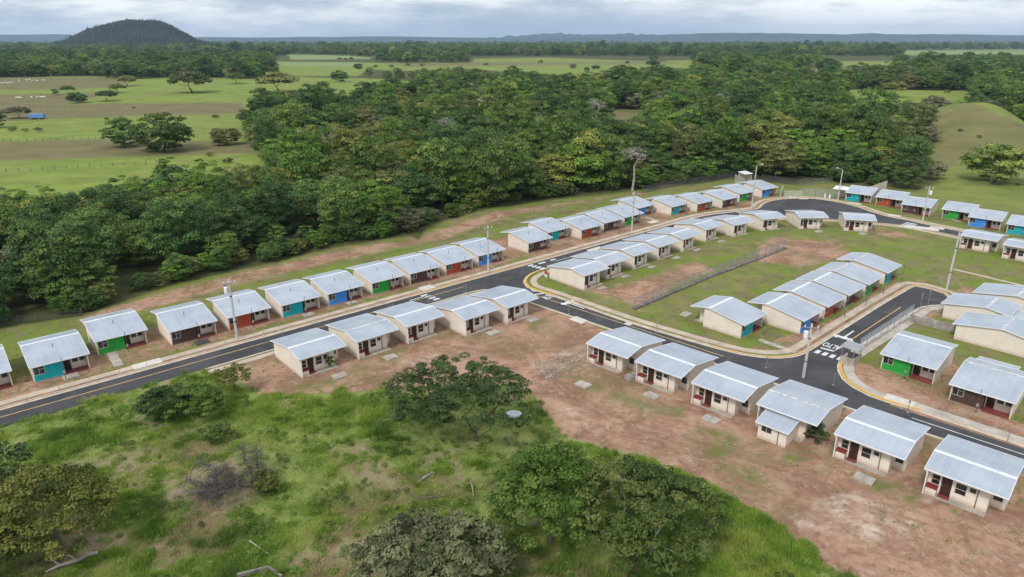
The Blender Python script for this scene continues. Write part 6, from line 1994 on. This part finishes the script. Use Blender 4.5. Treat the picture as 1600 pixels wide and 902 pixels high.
ridge("mountains", 12500, [(780, 4), (900, 6), (1000, 9.0), (1060, 12.0), (1120, 13.5), (1200, 14), (1280, 12.5), (1330, 12), (1420, 13), (1500, 11.5), (1600, 10.5), (1800, 10), (2100, 8), (2400, 0)], seed=2)
ridge("mountains", 13600, [(-900, 6), (-400, 8), (-100, 10), (0, 11), (60, 11.5), (120, 9), (200, 8), (330, 6.5), (420, 7), (500, 7.5), (560, 8.5), (640, 7.5), (760, 6), (900, 6), (1100, 6), (1400, 7), (2400, 6)], seed=3)
ridge("mountains", 14600, [(700, 0), (790, 8), (840, 12), (880, 13), (920, 11), (980, 12.5), (1040, 11), (1120, 9), (1200, 0)], seed=5, rough=12)

# ------------------------------------------------------------------ air
hz = NT("air")
pv = hz.n("ShaderNodeVolumePrincipled"); pv.inputs["Density"].default_value = 4.6e-5; pv.inputs["Color"].default_value = (0.50, 0.72, 1.0, 1); pv.inputs["Anisotropy"].default_value = 0.0
hz.l(pv.outputs[0], hz.out.inputs["Volume"])
hb = MB().box(-17000, 17000, -300, 16200, -3.0, 330.0).build("haze", hz.m)
tag(hb, kind="stuff")

# ------------------------------------------------------------------ sky and sun
SUN_EL, SUN_AZ = math.radians(50), math.radians(-148)      # azimuth from +Y towards +X
wd = bpy.data.worlds.new("World"); scene.world = wd; wd.use_nodes = True
nt = wd.node_tree; nt.nodes.clear()
def wn(t, **kw):
    n = nt.nodes.new(t)
    for k, v in kw.items(): setattr(n, k, v)
    return n
def wm(op, a, b=0.0, clamp=False):
    n = wn("ShaderNodeMath", operation=op, use_clamp=clamp)
    for i, q in enumerate((a, b)):
        if isinstance(q, bpy.types.NodeSocket): nt.links.new(q, n.inputs[i])
        else: n.inputs[i].default_value = q
    return n.outputs[0]
def wmix(f, a, b):
    n = wn("ShaderNodeMix", data_type="RGBA")
    for s, q in ((n.inputs[0], f), (n.inputs[6], a), (n.inputs[7], b)):
        if isinstance(q, bpy.types.NodeSocket): nt.links.new(q, s)
        else: s.default_value = (*q, 1) if isinstance(q, tuple) else q
    return n.outputs[2]
def wramp(f, lo, hi):
    n = wn("ShaderNodeMapRange", interpolation_type="SMOOTHSTEP"); nt.links.new(f, n.inputs[0]); n.inputs[1].default_value = lo; n.inputs[2].default_value = hi
    return n.outputs[0]
out = wn("ShaderNodeOutputWorld")
sky = wn("ShaderNodeTexSky", sky_type="NISHITA"); sky.sun_disc = False; sky.sun_elevation = SUN_EL; sky.sun_rotation = SUN_AZ; sky.dust_density = 2.0
bg1 = wn("ShaderNodeBackground"); bg1.inputs[1].default_value = 0.10; nt.links.new(sky.outputs[0], bg1.inputs[0])
tc = wn("ShaderNodeTexCoord")
sp = wn("ShaderNodeSeparateXYZ"); nt.links.new(tc.outputs["Generated"], sp.inputs[0])
cv = wn("ShaderNodeCombineXYZ"); nt.links.new(wm("MULTIPLY", sp.outputs[0], 3.2), cv.inputs[0]); nt.links.new(wm("MULTIPLY", sp.outputs[1], 3.2), cv.inputs[1]); nt.links.new(wm("MULTIPLY", sp.outputs[2], 16.0), cv.inputs[2])
n1 = wn("ShaderNodeTexNoise"); n1.inputs["Scale"].default_value = 1.1; n1.inputs["Detail"].default_value = 5; n1.inputs["Roughness"].default_value = 0.55; nt.links.new(cv.outputs[0], n1.inputs["Vector"])
n2 = wn("ShaderNodeTexNoise"); n2.inputs["Scale"].default_value = 3.4; n2.inputs["Detail"].default_value = 6; n2.inputs["Roughness"].default_value = 0.6; nt.links.new(cv.outputs[0], n2.inputs["Vector"])
cl = wm("ADD", wm("MULTIPLY", n1.outputs[0], 0.65), wm("MULTIPLY", n2.outputs[0], 0.35))
c = wmix(wramp(cl, 0.42, 0.60), (0.43, 0.51, 0.62), (1.06, 1.06, 1.05))
# paler, bluer veil of rain towards the horizon
c = wmix(wm("MULTIPLY", wm("SUBTRACT", 1.0, wramp(sp.outputs[2], 0.0, 0.05)), 0.6), c, (0.54, 0.62, 0.73))
az = wm("DIVIDE", sp.outputs[0], wm("MAXIMUM", sp.outputs[1], 0.05))
veil = wm("MULTIPLY", wm("SUBTRACT", 1.0, wramp(wm("ABSOLUTE", wm("SUBTRACT", az, 0.06)), 0.08, 0.42)), wm("SUBTRACT", 1.0, wramp(sp.outputs[2], 0.008, 0.07)))
c = wmix(wm("MULTIPLY", veil, 0.75), c, (0.36, 0.45, 0.58))
# the overcast is brighter overhead
br = wm("ADD", 1.0, wm("MULTIPLY", wramp(sp.outputs[2], 0.1, 0.9), 0.22))
bg2 = wn("ShaderNodeBackground"); nt.links.new(c, bg2.inputs[0]); nt.links.new(br, bg2.inputs[1])
ms = wn("ShaderNodeMixShader"); ms.inputs[0].default_value = 0.85
nt.links.new(bg1.outputs[0], ms.inputs[1]); nt.links.new(bg2.outputs[0], ms.inputs[2]); nt.links.new(ms.outputs[0], out.inputs[0])

sl = bpy.data.lights.new("sun", "SUN"); sl.energy = 1.9; sl.angle = math.radians(11); sl.color = (1.0, 0.96, 0.90)
so = bpy.data.objects.new("sun", sl); COL.objects.link(so)
dirv = Vector((math.sin(SUN_AZ) * math.cos(SUN_EL), math.cos(SUN_AZ) * math.cos(SUN_EL), math.sin(SUN_EL)))
so.rotation_euler = (-dirv).to_track_quat("-Z", "Y").to_euler()

scene.view_settings.view_transform = "Standard"; scene.view_settings.look = "None"
scene.view_settings.exposure = 0.32; scene.view_settings.gamma = 1.0
scene.render.engine = "CYCLES"
scene.cycles.max_bounces = 5; scene.cycles.diffuse_bounces = 2; scene.cycles.glossy_bounces = 2; scene.cycles.transmission_bounces = 2; scene.cycles.volume_bounces = 0
scene.cycles.use_denoising = True
